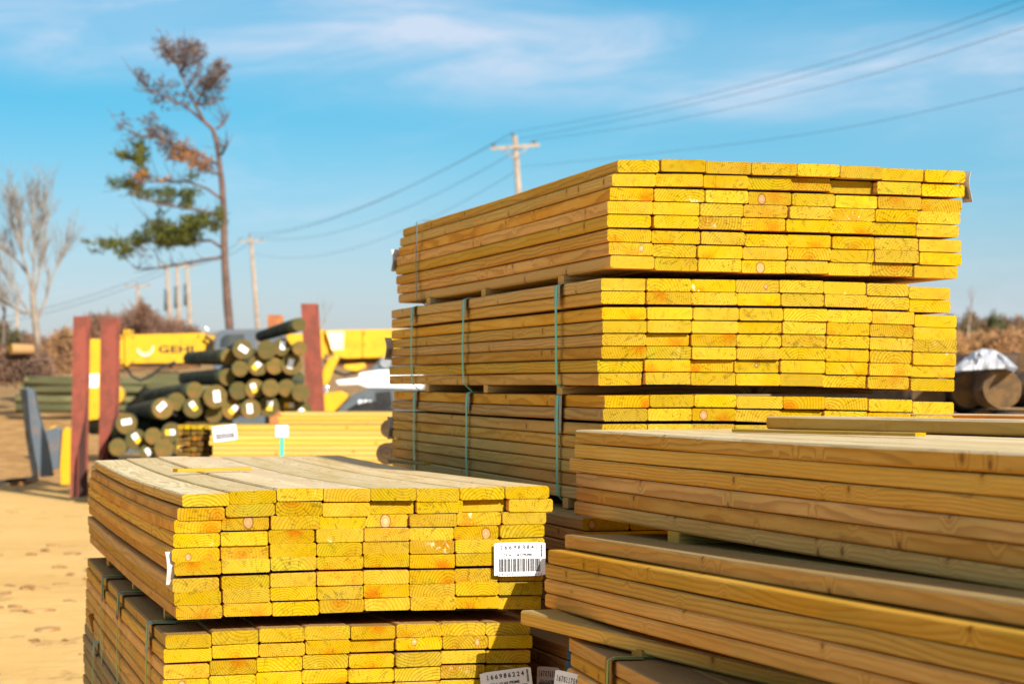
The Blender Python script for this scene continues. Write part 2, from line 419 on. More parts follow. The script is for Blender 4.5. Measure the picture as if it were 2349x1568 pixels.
Z5 = lambda x, y: ((300+x/1.2046)/1.7437, (1750+y/1.2046)/1.7437)
Z3 = lambda x, y: ((2300+x/1.3068)/1.7437, (550+y/1.3068)/1.7437)
A1R = [
 [(515,741,266,330),(745,970,253,318),(972,1194,240,305),(1198,1423,242,308),(1425,1643,240,304),(1643,1851,240,308),(1857,2072,236,299),(2073,2283,232,293)],
 [(492,720,335,398),(727,963,318,380),(967,1192,305,378),(1195,1421,310,382),(1423,1641,307,370),(1647,1869,303,363),(1872,2082,295,359),(2089,2302,294,358)],
 [(478,705,386,464),(708,936,379,447),(945,1178,372,444),(1182,1404,371,441),(1405,1611,371,431),(1614,1838,366,429),(1840,2053,359,423),(2061,2271,357,416)],
 [(473,698,455,531),(704,930,449,523),(930,1153,436,514),(1163,1391,434,505),(1392,1611,433,498),(1612,1826,429,495),(1827,2041,423,489),(2048,2261,417,480)],
 [(467,696,528,597),(706,937,515,587),(940,1163,503,577),(1164,1383,503,570),(1388,1611,499,558),(1612,1827,492,558),(1832,2048,484,555),(2048,2263,482,549)],
 [(478,705,589,663),(708,939,580,651),(940,1164,566,641),(1167,1391,563,635),(1393,1611,555,623),(1612,1831,559,627),(1832,2046,553,615),(2049,2262,550,615)],
 [(470,694,671,746),(708,937,655,738),(942,1162,644,722),(1165,1388,641,710),(1388,1608,633,706),(1612,1827,633,704),(1829,2040,628,695),(2048,2260,624,690)],
 [(478,703,735,808),(713,937,723,798),(943,1166,713,786),(1167,1389,710,778),(1390,1611,700,770),(1612,1831,698,768),(1832,2041,692,760),(2048,2260,690,763)],
 [(485,709,802,876),(716,949,789,863),(952,1174,788,859),(1179,1394,769,849),(1396,1614,765,833),(1616,1836,763,831),(1836,2046,757,825),(2046,2260,766,832)]]
A2R = [
 [(435,658,945,1012),(657,887,927,993),(885,1107,912,984),(1104,1328,903,975),(1330,1547,905,970),(1547,1766,893,959),(1768,1983,893,953),(1983,2200,891,951)],
 [(428,660,1012,1081),(662,886,993,1061),(886,1112,988,1054),(1110,1327,973,1042),(1328,1546,970,1033),(1547,1767,960,1021),(1769,1990,955,1014),(1990,2201,953,1012)],
 [(427,648,1090,1159),(650,876,1070,1141),(876,1098,1055,1126),(1096,1318,1043,1114),(1320,1541,1042,1108),(1543,1763,1031,1101),(1766,1979,1024,1086),(1982,2196,1025,1084)]]
A2R += [[(x0-4, x1-4, yt+70*k, yb+70*k) for x0, x1, yt, yb in A2R[2]] for k in range(1, 7)]
B1R = [
 [(222,441,116,184),(450,683,113,180),(685,921,122,193),(922,1159,127,203),(1159,1382,137,206),(1383,1605,147,218),(1606,1825,158,230),(1825,2037,167,240)],
 [(193,422,190,257),(428,673,187,258),(677,909,195,266),(912,1137,205,273),(1138,1353,207,276),(1355,1579,220,291),(1584,1815,230,301),(1819,2041,238,314)],
 [(183,412,262,332),(416,680,266,340),(681,905,275,346),(907,1134,283,355),(1135,1357,291,363),(1358,1579,303,373),(1581,1812,309,378),(1813,2025,320,392)],
 [(170,404,332,401),(410,654,337,406),(655,882,345,413),(884,1113,350,420),(1117,1341,360,430),(1343,1567,370,438),(1567,1789,375,445),(1792,2014,382,456)],
 [(168,395,402,471),(412,645,403,479),(647,873,413,481),(874,1102,419,489),(1102,1328,426,496),(1329,1554,432,505),(1557,1785,441,513),(1787,2007,450,523)],
 [(170,401,477,547),(403,656,485,556),(660,886,492,561),(887,1111,503,573),(1111,1342,507,575),(1342,1565,517,584),(1567,1795,522,591),(1798,2018,530,600)],
 [(178,409,548,615),(411,641,557,626),(642,878,565,633),(878,1109,572,639),(1111,1336,576,640),(1337,1563,585,654),(1566,1796,588,656),(1800,2017,598,671)],
 [(184,414,618,686),(418,643,628,698),(644,871,633,703),(873,1103,640,712),(1104,1326,644,711),(1327,1549,654,722),(1550,1775,657,725),(1777,2000,666,739)]]
B2R = [
 [(137,369,735,801),(373,607,737,804),(610,841,741,807),(843,1066,743,811),(1069,1300,745,813),(1302,1524,752,822),(1525,1746,762,829),(1746,1962,776,850)],
 [(138,369,803,871),(375,612,804,874),(615,850,808,876),(852,1078,812,879),(1078,1303,815,884),(1303,1529,820,888),(1530,1751,828,904),(1752,1966,844,919)],
 [(142,375,886,953),(378,613,886,952),(616,854,888,956),(858,1091,890,959),(1092,1317,893,962),(1320,1554,901,968),(1554,1776,907,977),(1778,1998,922,997)],
 [(143,374,957,1021),(376,607,955,1021),(610,851,958,1023),(853,1088,961,1024),(1088,1318,960,1027),(1318,1541,967,1034),(1541,1764,975,1044),(1769,1990,990,1061)],
 [(143,374,1024,1088),(377,606,1024,1088),(610,843,1025,1091),(845,1081,1028,1094),(1083,1312,1029,1095),(1312,1538,1036,1101),(1538,1763,1045,1111),(1764,1992,1053,1124)],
 [(138,374,1090,1156),(377,607,1089,1156),(610,842,1093,1160),(845,1071,1097,1161),(1074,1311,1096,1160),(1312,1541,1103,1171),(1543,1764,1110,1179),(1764,1990,1119,1194)],
 [(125,361,1160,1226),(366,601,1159,1223),(602,837,1163,1224),(839,1073,1164,1229),(1075,1310,1163,1231),(1311,1535,1173,1239),(1536,1752,1177,1246),(1756,1987,1184,1257)],
 [(133,359,1229,1296),(366,603,1226,1291),(604,837,1227,1296),(839,1072,1232,1297),(1073,1300,1234,1299),(1300,1530,1241,1307),(1530,1748,1247,1316),(1754,1978,1259,1326)]]
B3R = [
 [(155,388,1345,1412),(392,622,1342,1409),(622,844,1342,1409),(848,1086,1350,1416),(1088,1309,1352,1419),(1311,1532,1357,1423),(1533,1760,1366,1433),(1761,1978,1379,1444)],
 [(148,382,1415,1483),(384,613,1415,1481),(614,839,1415,1481),(841,1078,1421,1484),(1080,1302,1424,1488),(1304,1530,1429,1495),(1531,1756,1438,1503),(1757,1976,1450,1515)]]
B3R += [[(x0-3, x1-3, yt+(70.5*k+10), yb+(70.5*k+10)) for x0, x1, yt, yb in B3R[1]] for k in range(1, 7)]

VA = (-175, 905); VB = (-165, 874)
def low(r, k=0): return r[-1][k]
def mk_pack(label, data, tf, vp, Y, tilt, **kw):
    x0, x1, yt, yb = data[-1][0]
    return Pack(label, vp, tf(x0, yb), Y, tilt, **kw)
A1 = mk_pack('front left lumber bundle with white tag 166983841 on its yellow board ends', A1R, Z5, VA, 7.60, .0, L=4.0)
PR = {(2,5):.03,(2,7):.032,(3,5):.022,(1,1):-.012,(2,6):-.004,(3,4):.01,(8,8):.016,(9,7):.01,(9,8):.045,(5,2):.008,(7,4):-.006,(6,1):-.004,(4,5):-.01,(3,2):.008,(1,5):.0,(7,8):.012}
A1.rows(A1R, Z5, .010, PR, topmat=M['top'])
A2 = mk_pack('strapped lumber bundle directly under the front left one, with tag 166986224', A2R, Z5, VA, 7.58, .0)
A2.rows(A2R, Z5, .010, {(2,5):.014,(1,7):.012,(1,8):.012,(3,6):-.01,(2,1):.004,(2,4):.006,(3,1):-.004}, topmat=M['dark_side'])
B1 = mk_pack('topmost lumber bundle of the tall stack, against the sky', B1R, Z3, VB, 8.36, 0, L=3.85)
B1.rows(B1R, Z3, .004, {(2,5):.03,(2,6):.05,(2,4):.018,(2,3):.014,(1,6):-.01,(3,4):.0,(8,7):.014,(6,2):.006,(7,2):.01,(4,5):-.008,(8,6):.006,(2,2):.006,(2,7):.012,(2,8):.008})
B2 = mk_pack('second lumber bundle from the top of the tall stack, with three green straps', B2R, Z3, VB, 8.32, 0, L=3.85)
B2.rows(B2R, Z3, .0, {(8,1):.026,(7,1):.022,(7,3):.022,(5,2):.016,(4,4):.010,(6,1):-.004,(2,8):.01,(7,4):.008,(8,6):.012,(8,5):.01,(3,5):.0,(4,5):.006,(5,3):-.004})
B3 = mk_pack('third lumber bundle from the top of the tall stack, partly hidden at right', B3R, Z3, VB, 8.32, 0, L=3.85)
B3.rows(B3R, Z3, .002, {(1,1):.002,(2,4):.006,(2,5):.022})
def grid_pack(P, nrow, ncol, pitch=.0395, w=.1385, h=.0366, offs=None, sagd=.006, mats=None, topmat=None, ends=None, tilt=0):
    for r in range(nrow):
        for c in range(ncol):
            mm = list(mats or [M['side'], M['end']]); tmi = 0
            if topmat and r == 0: mm.append(topmat); tmi = 2
            ox = (offs[r] if offs else R.uniform(-.004, .004))
            y0 = (ends[r] if ends and c == 0 else 0)+R.uniform(-.008, .008)
            P.add(.07+c*.1402+ox, (nrow-1-r)*pitch+pitch/2+c*.1402*tilt, w, h, y0, lambda t, d=sagd: -d*4*t*(1-t), 0, mats=mm, top_mi=tmi)
# under B3 and under A2
B4 = Pack('shaded lumber bundle at the foot of the tall stack, seen in the narrow gap', VB, (1338, 1436), 8.18)
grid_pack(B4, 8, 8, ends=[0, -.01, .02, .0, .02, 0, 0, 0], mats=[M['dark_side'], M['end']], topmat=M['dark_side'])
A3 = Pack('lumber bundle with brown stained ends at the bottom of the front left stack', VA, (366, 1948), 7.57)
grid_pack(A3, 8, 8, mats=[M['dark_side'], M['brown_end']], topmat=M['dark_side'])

# right stack: boards come toward the camera, their far ends at the left
def right_pack(label, vp, corner, Yfar, L=3.66, **kw):
    a = ray(*vp).normalized(); far = at(*corner, Yfar); near = far-a*L
    p = Pack(label, vp, corner, Yfar, L=L, **kw)
    p.P0 = near; p.M.translation = near; p.Mi = p.M.inverted(); p.root.matrix_world = p.M
    return p
C1 = right_pack('top lumber bundle of the right stack, running out of the right edge', (-300, 908), (1318, 1180), 8.08, L=4.9)
grid_pack(C1, 6, 8, .0409, h=.0381, w=.1395, offs=[.002, 0, -.006, 0, 0, -.001], ends=[-.01, .0, .03, -.015, -.01, .0], topmat=M['top'], sagd=.004)
C2 = right_pack('lumber bundle second from top of the right stack, with a greyish top row', (-260, 990), (1252, 1393), 7.62, L=3.62)
grid_pack(C2, 5, 8, .0397, offs=[.055, .004, 0, 0, 0], ends=[.0, -.01, .0, .02, 0], topmat=M['dark_side'], sagd=.002)
C3 = right_pack('lumber bundle with blue painted ends at the bottom of the right stack, tag 167011759', (139, 892), (1303, 1738), 7.3)
M['blue'] = plain('blue_end_paint', (.05, .16, .32), (.30, .25, .12), .7, 30, contrast=(.5, .7))
grid_pack(C3, 8, 8, .0395, offs=[0, .004, -.006, 0, .003, 0, 0, 0], mats=[M['side'], M['blue']], topmat=M['dark_side'])
D1 = Pack('dark shaded lumber bundle with tag 167076313 in the gap beside the right stack', (-175, 892), (1298, 1738), 7.95, L=3.0)
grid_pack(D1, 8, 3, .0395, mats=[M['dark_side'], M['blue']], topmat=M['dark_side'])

# ---------------------------------------------------------------- straps on the bundles
def sy(P, px, py=800): return P.locside(px, py).y
def zt(P): return max(b[1]+b[3]/2 for b in P.boards)
def ztl(P): return max(b[1]+b[3]/2 for b in P.boards if b[0] < .12)
def left(P): return min(b[0]-b[2]/2 for b in P.boards)
for P, xs_, m_, pm in ((B2, (953, 1072, 1287), M['strap'], M['card']), (B3, (956, 1077, 1286), M['strap'], M['card'])):
    for px in xs_:
        P.strap(sy(P, px), ztl(P), .004, m_, xl=left(P)-.009, protector=pm, bend=.045, width=.026, plen=.12 if (P is B3 and px > 1200) else .066, pw=.095 if (P is B3 and px > 1200) else .075)
B1.strap(sy(B1, 966), ztl(B1), .0, M['strap_grey'], xl=left(B1)-.009, bend=.03, width=.022)
for px, pm in ((240, M['card_dark']), (277, M['card_dark']), (345, M['card'])):
    A2.strap(sy(A2, px, 1500), ztl(A2), .0, M['strap_lime'], xl=left(A2)-.009, protector=pm, plen=.085, pw=.10, width=.022)
A3.strap(sy(A3, 222, 1500), ztl(A3), .0, M['strap_lime'], xl=left(A3)-.009, protector=M['card'], plen=.05, pw=.10, width=.022)
C3.strap(C3.locside(1405, 1540).y, ztl(C3), .0, M['strap_lime'], xl=left(C3)-.006, protector=M['card_brown'], plen=.11, pw=.075, width=.014)

# ---------------------------------------------------------------- paper tags
BAR = [3,1,1,1,2,1,4,2,2,1,3,1,1,2,2,1,4,1,1,2,3,2,1,1,2,1,4,1,1,2,2,1,3,1,1,2,2,1,1,2,4,1,3,2,1,1,2,2,4,1,1,2,3,1,2,1,1,1,3,2,2,1,2,1,4,1,1,1,2]
def id_tag(root, M4, w, h, lines, name='tag', curl=0.0, mat=None, barcode=True, side=True):
    """a paper tag with its printing; M4 maps tag x (right), y (up), z (towards viewer) into the parent's space"""
    bm = bmesh.new(); n = 8
    cu = lambda x: curl*(x/w)**2
    fr = [[bm.verts.new((x, y, cu(x)+t)) for x, y in ((-w/2+w*i/n, s_*h/2*(1-(.06 if i in (0, n) else 0))) for i in range(n+1) for s_ in (-1, 1))] for t in (0, -.0008)]
    for k, f in enumerate(fr):
        for i in range(n):
            q = (f[2*i], f[2*i+2], f[2*i+3], f[2*i+1]); bm.faces.new(q if k == 0 else q[::-1])
    for i in range(n):
        for o in (0, 1): bm.faces.new((fr[0][2*i+o], fr[0][2*i+2+o], fr[1][2*i+2+o], fr[1][2*i+o]))
    for i in (0, n): bm.faces.new((fr[0][2*i], fr[0][2*i+1], fr[1][2*i+1], fr[1][2*i]))
    bmesh.ops.recalc_face_normals(bm, faces=bm.faces[:])
    t = finish(name, bm, mat or M['paper'], root); t.matrix_local = M4
    bm = bmesh.new()
    for (s, x, y, size, width) in lines:
        me = mono_mesh(s, size) if s.isdigit() else text_mesh(s, size, 1, .024); xs_ = [v.co.x for v in me.vertices]; wd = max(xs_)-min(xs_); k = width/wd
        me.transform(Matrix.Diagonal((k, 1, 1, 1))); me.transform(Matrix.Translation((x-min(xs_)*k, y, .0014)))
        for v in me.vertices: v.co.z += cu(v.co.x)
        bm.from_mesh(me); bpy.data.meshes.remove(me)
    finish('lettering', bm, M['ink'], t)
    bm = bmesh.new()
    def quad(x0, x1, y0, y1):
        bm.faces.new([bm.verts.new((x, y, cu(x)+.0012)) for x, y in ((x0, y0), (x1, y0), (x1, y1), (x0, y1))])
    if barcode:
        tot = sum(BAR); x = -w*.405; W = w*.80
        for i, k in enumerate(BAR):
            dx = W*k/tot
            if i % 2 == 0: quad(x, x+dx, -h*.37, h*.02)
            x += dx
    if side:
        tot = sum(BAR[:33]); y = h*.07; H = h*.36
        for i, k in enumerate(BAR[:33]):
            dy = H*k/tot
            if i % 2 == 0: quad(w*.405, w*.44, y, y+dy)
            y += dy
    if len(bm.faces): finish('barcode', bm, M['ink'], t)
    else: bm.free()
    return t
def face_m(P, px, py, off, rot=0):      # tag matrix on near end face of pack, facing the camera
    l = P.loc(px, py)
    return Matrix.Translation((l.x, -off, l.z)) @ Matrix(((1, 0, 0, 0), (0, 0, -1, 0), (0, 1, 0, 0), (0, 0, 0, 1))) @ Matrix.Rotation(rot, 4, 'Z')
w_, h_ = .1445, .0925
L1 = [('166983841', -w_*.375, h_*.30, h_*.175, w_*.73), ('2X 6-12 #2 PRIME', -w_*.32, h_*.10, h_*.105, w_*.565), ('2331200', -w_*.46, -h_*.475, h_*.10, w_*.33), ('0064221214', w_*.14, -h_*.475, h_*.065, w_*.29)]
id_tag(A1.root, face_m(A1, 1188.5, 1280.5, .022, rad(.3)), w_, h_, L1, curl=.004)
L2 = [('166986224', -w_*.375, h_*.27, h_*.19, w_*.73), ('2X 6-12 #2 PRIME', -w_*.32, h_*.07, h_*.115, w_*.575), ('2331200', -w_*.46, -h_*.475, h_*.10, w_*.33)]
id_tag(A2.root, face_m(A2, 1160, 1572, .016, rad(6.3)), w_, h_, L2, curl=.003)
def side_m(P, px, py, off, rx=0, twist=0):
    l = P.locside(px, py)
    return Matrix.Translation((-off, l.y, l.z)) @ Matrix(((0, 0, -1, 0), (-1, 0, 0, 0), (0, 1, 0, 0), (0, 0, 0, 1))) @ Matrix.Rotation(twist, 4, 'Y') @ Matrix.Rotation(rx, 4, 'Z')
L3 = [('167076313', -w_*.40, h_*.22, h_*.24, w_*.8), ('2X 6-12 #2 PRIME', -w_*.34, h_*.02, h_*.13, w_*.7)]
id_tag(D1.root, side_m(D1, 1281, 1566, .03, rad(-2), rad(55)), .07, .095, [(a, x*.5, y, s, q*.5) for a, x, y, s, q in L3], curl=.004, side=False)
L4 = [('167011759', -w_*.40, h_*.22, h_*.22, w_*.8), ('2X 6-12 #2 PRIME', -w_*.34, h_*.02, h_*.12, w_*.7)]
id_tag(C3.root, side_m(C3, 1325, 1582, .03, rad(-8), rad(48)), .075, .095, [(a, x*.53, y, s, q*.53) for a, x, y, s, q in L4], curl=.004, side=False)
def curled(root, M4, w, h, amp=.012, lines=True, mat=None):
    bm = bmesh.new(); n = 10; pr = None
    for i in range(n+1):
        t = i/n; y = h/2-h*t; z = amp*math.sin(t*4.2)+amp*.6*t*t
        r = [bm.verts.new((-w/2+.004*t, y, z)), bm.verts.new((w/2+.004*t, y, z+.003)), bm.verts.new((w/2+.004*t, y, z+.0022)), bm.verts.new((-w/2+.004*t, y, z-.0008))]
        if pr:
            for q in range(4): bm.faces.new((pr[q], pr[(q+1) % 4], r[(q+1) % 4], r[q]))
        pr = r
    bmesh.ops.recalc_face_normals(bm, faces=bm.faces[:])
    t_ = finish('tag', bm, mat or M['paper_old'], root); t_.matrix_local = M4
    if lines:
        bm = bmesh.new()
        for j in range(6):
            xx = -w*.3+w*.11*j
            pr = None
            for i in range(5, 10):
                t = i/n; y = h/2-h*t; z = amp*math.sin(t*4.2)+amp*.6*t*t+.0045
                r = [bm.verts.new((xx, y, z)), bm.verts.new((xx+w*.055, y, z))]
                if pr: bm.faces.new((pr[0], pr[1], r[1], r[0]))
                pr = r
        finish('barcode', bm, M['ink_grey'], t_)
for P, px, py in ((B1, 903, 600), (B2, 905, 799), (B3, 900, 981)):
    l = P.locside(px, py)
    curled(P.root, Matrix.Translation((left(P)-.008, P.L+.004, l.z)) @ Matrix(((1, 0, 0, 0), (0, 0, -1, 0), (0, 1, 0, 0), (0, 0, 0, 1))) @ Matrix.Rotation(.5, 4, 'Y'), .036, .095, .010)
l = A1.loc(392, 1304)
curled(A1.root, Matrix.Translation((left(A1)-.006, .03, l.z)) @ Matrix(((1, 0, 0, 0), (0, 0, -1, 0), (0, 1, 0, 0), (0, 0, 0, 1))) @ Matrix.Rotation(.2, 4, 'Y'), .020, .09, .012, lines=False)
l = B1.loc(2220, 428)
curled(B1.root, Matrix.Translation((l.x+.004, .02, l.z)) @ Matrix(((1, 0, 0, 0), (0, 0, -1, 0), (0, 1, 0, 0), (0, 0, 0, 1))) @ Matrix.Rotation(-1.25, 4, 'Y'), .05, .095, .008)

# ---------------------------------------------------------------- spacers and loose boards
def loose(name, label, cat, p, q, w, h, upv=Vector((0, 0, 1)), mats=None, group=None, top=None, sag=0):
    """a board from world point p (near end centre) to q"""
    a = (q-p).normalized(); L = (q-p).length; u = a.cross(upv).normalized(); v = u.cross(a)
    me = board_mesh(name, w, h, L, lambda t: -sag*4*t*(1-t), 0, 0, (mats or [M['side'], M['end']])+([top] if top else []), 2 if top else 0)
    o = bpy.data.objects.new(name, me); COL.objects.link(o)
    o.matrix_world = Matrix(((u.x, a.x, v.x, p.x), (u.y, a.y, v.y, p.y), (u.z, a.z, v.z, p.z), (0, 0, 0, 1)))
    return tag(o, label, cat, group)
def spacer(P, y, zc, h, x0, x1, label, w=.085, m=None):
    p = P.M @ Vector((x0, y, zc)); q = P.M @ Vector((x1, y, zc))
    return loose('spacer_block', label, 'spacer', p, q, w, h, P.v, m or [M['dark_side'], M['side']], 'wood spacers between bundles')
def gap(Pu, Pl, y, x=.05):          # centre height (in Pu coords) and clear height between bundles at y
    top = (Pu.Mi @ (Pl.M @ Vector((x, y, ztl(Pl))))).z
    bot = min(b[1]-b[3]/2 for b in Pu.boards if b[0] < .12)
    return (top+bot)/2, bot-top
for Pu, Pl, ys_, nm, x0 in ((B1, B2, (.62, 1.9, 3.05), 'topmost and second bundles of the tall stack', -.01), (B2, B3, (.55, 1.75, 2.95), 'second and third bundles of the tall stack', .0),
                        (B3, B4, (.5, 1.8, 3.0), 'third and bottom bundles of the tall stack', .0), (A1, A2, (.55, 1.8, 3.1), 'two front left bundles', .015), (A2, A3, (.5, 1.8, 3.1), 'two lowest front left bundles', .01)):
    for y, wh in zip(ys_, ('nearest', 'middle', 'farthest')):
        zc, g = gap(Pu, Pl, y)
        spacer(Pu, y, zc, max(.02, g-.002), x0, 1.02, f'{wh} wood spacer between the {nm}')
for y, wh in ((C2.locside(1375, 1225).y, 'leftmost'), (C2.locside(2120, 1350).y, 'right hand')):
    zc, g = gap(C1, C2, y, .15)
    yy = (C1.Mi @ (C2.M @ Vector((0, y, 0)))).y
    x0 = 0.0 if wh == 'leftmost' else (C1.Mi @ (C2.M @ Vector((.062, y, ztl(C2))))).x
    spacer(C1, yy, zc, max(.03, g-.003), x0, 1.0, f'{wh} wood spacer between the two upper bundles of the right stack', w=.09)
# blocks standing on the ground under each lowest bundle
for P, nm in ((A3, 'front left stack'), (B4, 'tall stack'), (C3, 'right stack'), (D1, 'shaded bundle beside the right stack')):
    for y in (.5, 2.4):
        p = P.M @ Vector((.02, y, -.002)); hh = max(.05, p.z-gh(p.x, p.y)+.01)
        n = P.M @ Vector((.02, y, -.002-hh/2)); q = P.M @ Vector((.98 if P is not D1 else .4, y, -.002-hh/2))
        loose('bearer', f'timber bearer under the {nm}, {"nearer" if y < 1 else "farther"} one', 'bearer', n, q, .14, hh)
# protruding board under C2
l0 = at(1196, 1414, 7.5)+C2.u*.075; l1 = at(1778, 1553, 6.1)+C2.u*.075; l1 = l0+(l1-l0)*2.3
loose('loose_board', 'long loose board sticking out left under the right stack, above the blue ended bundle', 'board', l1, l0, .16, .038, C2.v, group='loose boards on the right stack', top=M['dark_side'])
for y in (1.0, 2.75):
    zc, g = -.026-.019-.03, .06
    spacer(C2, y, -.026-.019-.022, .042, .02, 1.0, f'{"nearer" if y < 2 else "farther"} brown spacer over the blue ended bundle of the right stack', w=.09)
ct = ztl(C1)
def on_c1(px, py, dz): # point on the top plane of C1
    return onplane(px, py, C1.M @ Vector((0, 0, ct)), C1.v)+C1.v*dz
p = on_c1(1757, 983, .019); q = on_c1(2349, 1000, .019); dd = (q-p)
loose('loose_board', 'loose board lying slightly askew on top of the right stack, dark edge stain', 'board', q+dd*1.2+C1.u*.07, p+C1.u*.07, .14, .038, C1.v, [M['far_side'], M['end']], group='loose boards on the right stack', top=M['top'])
p = on_c1(1868, 972, .0); p += C1.u*.10
loose('loose_board', 'second loose board lying behind the askew one on top of the right stack', 'board', p+dd*1.9+C1.u*.16+C1.v*.019, p+C1.u*.08+C1.v*.019, .14, .038, C1.v, group='loose boards on the right stack', top=M['top'])
p = on_c1(1690, 991, .005); q = on_c1(2112, 1001, .005)
loose('lath', 'thin wooden lath lying on top of the right stack', 'lath', q, p, .03, .009, C1.v, [M['far_side'], M['end']])
at_ = ztl(A1)
def on_a1(px, py, dz): return onplane(px, py, A1.M @ Vector((0, 0, zt(A1)-.004)), A1.v)+A1.v*dz
loose('lath', 'thin wooden lath lying on the sunny top of the front left bundle', 'lath', on_a1(402, 1081, .004), on_a1(573, 1077, .004), .03, .011, A1.v, [M['far_side'], M['end']])
loose('lath', 'short dark lath in the shade on top of the front left bundle', 'lath', on_a1(897, 1060, .006), on_a1(980, 1067, .006), .025, .012, A1.v, [M['dark_side'], M['end']])
# broken plank standing at the left of the front left stack
q = A2.locside(236, 1520); p0 = A3.M @ Vector((-.03, 2.35, ztl(A3)-.13))
loose('broken_plank', 'splintered dark brown plank leaning at the left of the front left stack', 'plank', at(243, 1535, 10.6), at(212, 1412, 10.7), .022, .05, Vector((0, 1, 0)), [M['brown_end'], M['brown_end']])

# ---------------------------------------------------------------- background: log rack
M['rust'] = plain('rusty_red_steel', (.25, .062, .04), (.17, .05, .032), .75, 3.5, spec=.2, detail=8, contrast=(.42, .6))
M['foot'] = plain('painted_shade_steel', (.055, .022, .018), (.03, .015, .012), .8, 4)  # dark colour that paints the shade low in the posts
M['rust2'] = plain('orange_rust', (.42, .16, .05), (.3, .10, .04), .8, 4)
M['greenlog'] = plain('treated_bark', (.075, .075, .032), (.030, .036, .020), .85, 3, contrast=(.4, .6), bmp=.4)
def log_end_mat(name, base, dark, pale):
    m, nt, b = new_mat(name, .8, .15); x, y, z = sep(nt, objco(nt)); n = noise(nt, objco(nt), 9, 4, .6)
    d_ = (x*x+z*z).op('SQRT'); f = (d_*38+n*1.2).frac()
    c = mix(nt, n.step(.4, .62), base, pale); c = mix(nt, f.step(.4, .9)*.5, c, dark)
    oi = nt.nodes.new('ShaderNodeObjectInfo'); c = mix(nt, S(nt, oi.outputs['Random'])*.7, c, dark)
    nt.links.new(c.k, b.inputs['Base Color']); return m
M['logend'] = log_end_mat('treated_log_end', (.15, .115, .028), (.05, .055, .02), (.26, .125, .03))
M['tag_y'] = plain('yellow_tag', (.85, .52, .02), (.8, .5, .02), .5)
def log(label, px, py, rpx, Y, dirv, L, mats, taper=.85, name='log', group=None, tagc=None, tagrot=0, toff=(0, 0), n=18, cat='log'):
    p = at(px, py, Y); a = Vector(dirv).normalized(); r = rpx/FPX*Y
    bm = bmesh.new(); pts = []; ph = R.uniform(0, 6)
    for i in range(9):
        t = i/8; pts.append((Vector((r*.12*math.sin(t*3+ph)*t, t*L, r*.10*math.sin(t*2.3+ph*2)*t)), r*(1-(1-taper)*t)*(1 if i else .97)))
    rings = []
    for k, (c, rr) in enumerate(pts):
        rings.append([bm.verts.new(c+Vector((math.cos(2*math.pi*j/n)*rr*(1+.03*math.sin(3*j+ph)), 0, math.sin(2*math.pi*j/n)*rr*(1+.02*math.cos(2*j+ph))))) for j in range(n)])
    for i in range(8):
        for j in range(n):
            f = bm.faces.new((rings[i][j], rings[i+1][j], rings[i+1][(j+1) % n], rings[i][(j+1) % n])); f.smooth = True
    f = bm.faces.new(rings[0]); f.material_index = 1
    f = bm.faces.new(rings[-1][::-1]); f.material_index = 1
    bmesh.ops.recalc_face_normals(bm, faces=bm.faces[:])
    u = a.cross(Vector((0, 0, 1))).normalized(); v = u.cross(a)
    MW = Matrix(((u.x, a.x, v.x, p.x), (u.y, a.y, v.y, p.y), (u.z, a.z, v.z, p.z), (0, 0, 0, 1)))
    o = finish(name, bm, mats, mw=MW); tag(o, label, cat, group)
    if tagc:
        bm = bmesh.new(); ww, hh = r*.26, r*.46
        Rm = Matrix.Rotation(tagrot, 4, 'Y')
        c0 = Vector((toff[0]*r, -.006, toff[1]*r))
        for (z0, z1, mi) in (((-hh, hh, 0),) if tagc == 'w' else ((-hh, -.05*hh, 1), (-.05*hh, hh, 0))):
            vs = box(bm, Vector((0, 0, (z0+z1)/2)), (ww*2, .004, z1-z0), None, mi)
        for vv in bm.verts: vv.co = c0+Rm @ vv.co
        finish('tag', bm, [M['paper'], M['tag_y']], o)
    return o
T = lambda X, Y: (X/2.56, 630.8+Y/2.56)
ordn = ['first', 'second', 'third', 'fourth', 'fifth', 'sixth', 'seventh', 'eighth']
LOGROWS = [  # rows from the top; (X, Y, r, tag, rot)
 [(1425,435,57,'w',-1.0),(1567,438,55,None,0),(1655,422,52,'w',.1),(1760,428,42,None,0)],
 [(1335,598,48,None,0),(1410,548,46,None,0),(1515,530,58,'y',.8),(1612,533,48,None,0),(1712,525,60,'w',.25)],
 [(1145,678,50,None,0),(1265,712,68,'w',-.1),(1400,678,52,None,0),(1497,668,56,'y',-.3),(1590,662,50,None,0),(1682,662,50,None,0),(1768,690,52,None,0)],
 [(955,782,60,'w',.8),(1037,742,52,None,0),(1135,778,57,'y',-.6),(1255,818,48,None,0),(1363,785,60,'y',.8),(1473,785,57,'w',-.1),(1578,770,60,'y',.1),(1690,760,58,'y',1.6),(1782,795,52,'y',-.9)],
 [(742,872,60,'w',1.4),(800,967,62,'y',-.6),(898,945,48,None,0),(1005,925,58,'y',1.5),(1110,915,50,None,0)],
 [(690,1010,50,None,0),(865,1040,45,'w',-.6),(962,1015,55,None,0),(1070,1015,50,'y',1.5)]]
rown = ['top', 'second', 'third', 'fourth', 'fifth', 'lowest']
tn = {'w': 'with white tag', 'y': 'with yellow tag', None: 'without tag'}
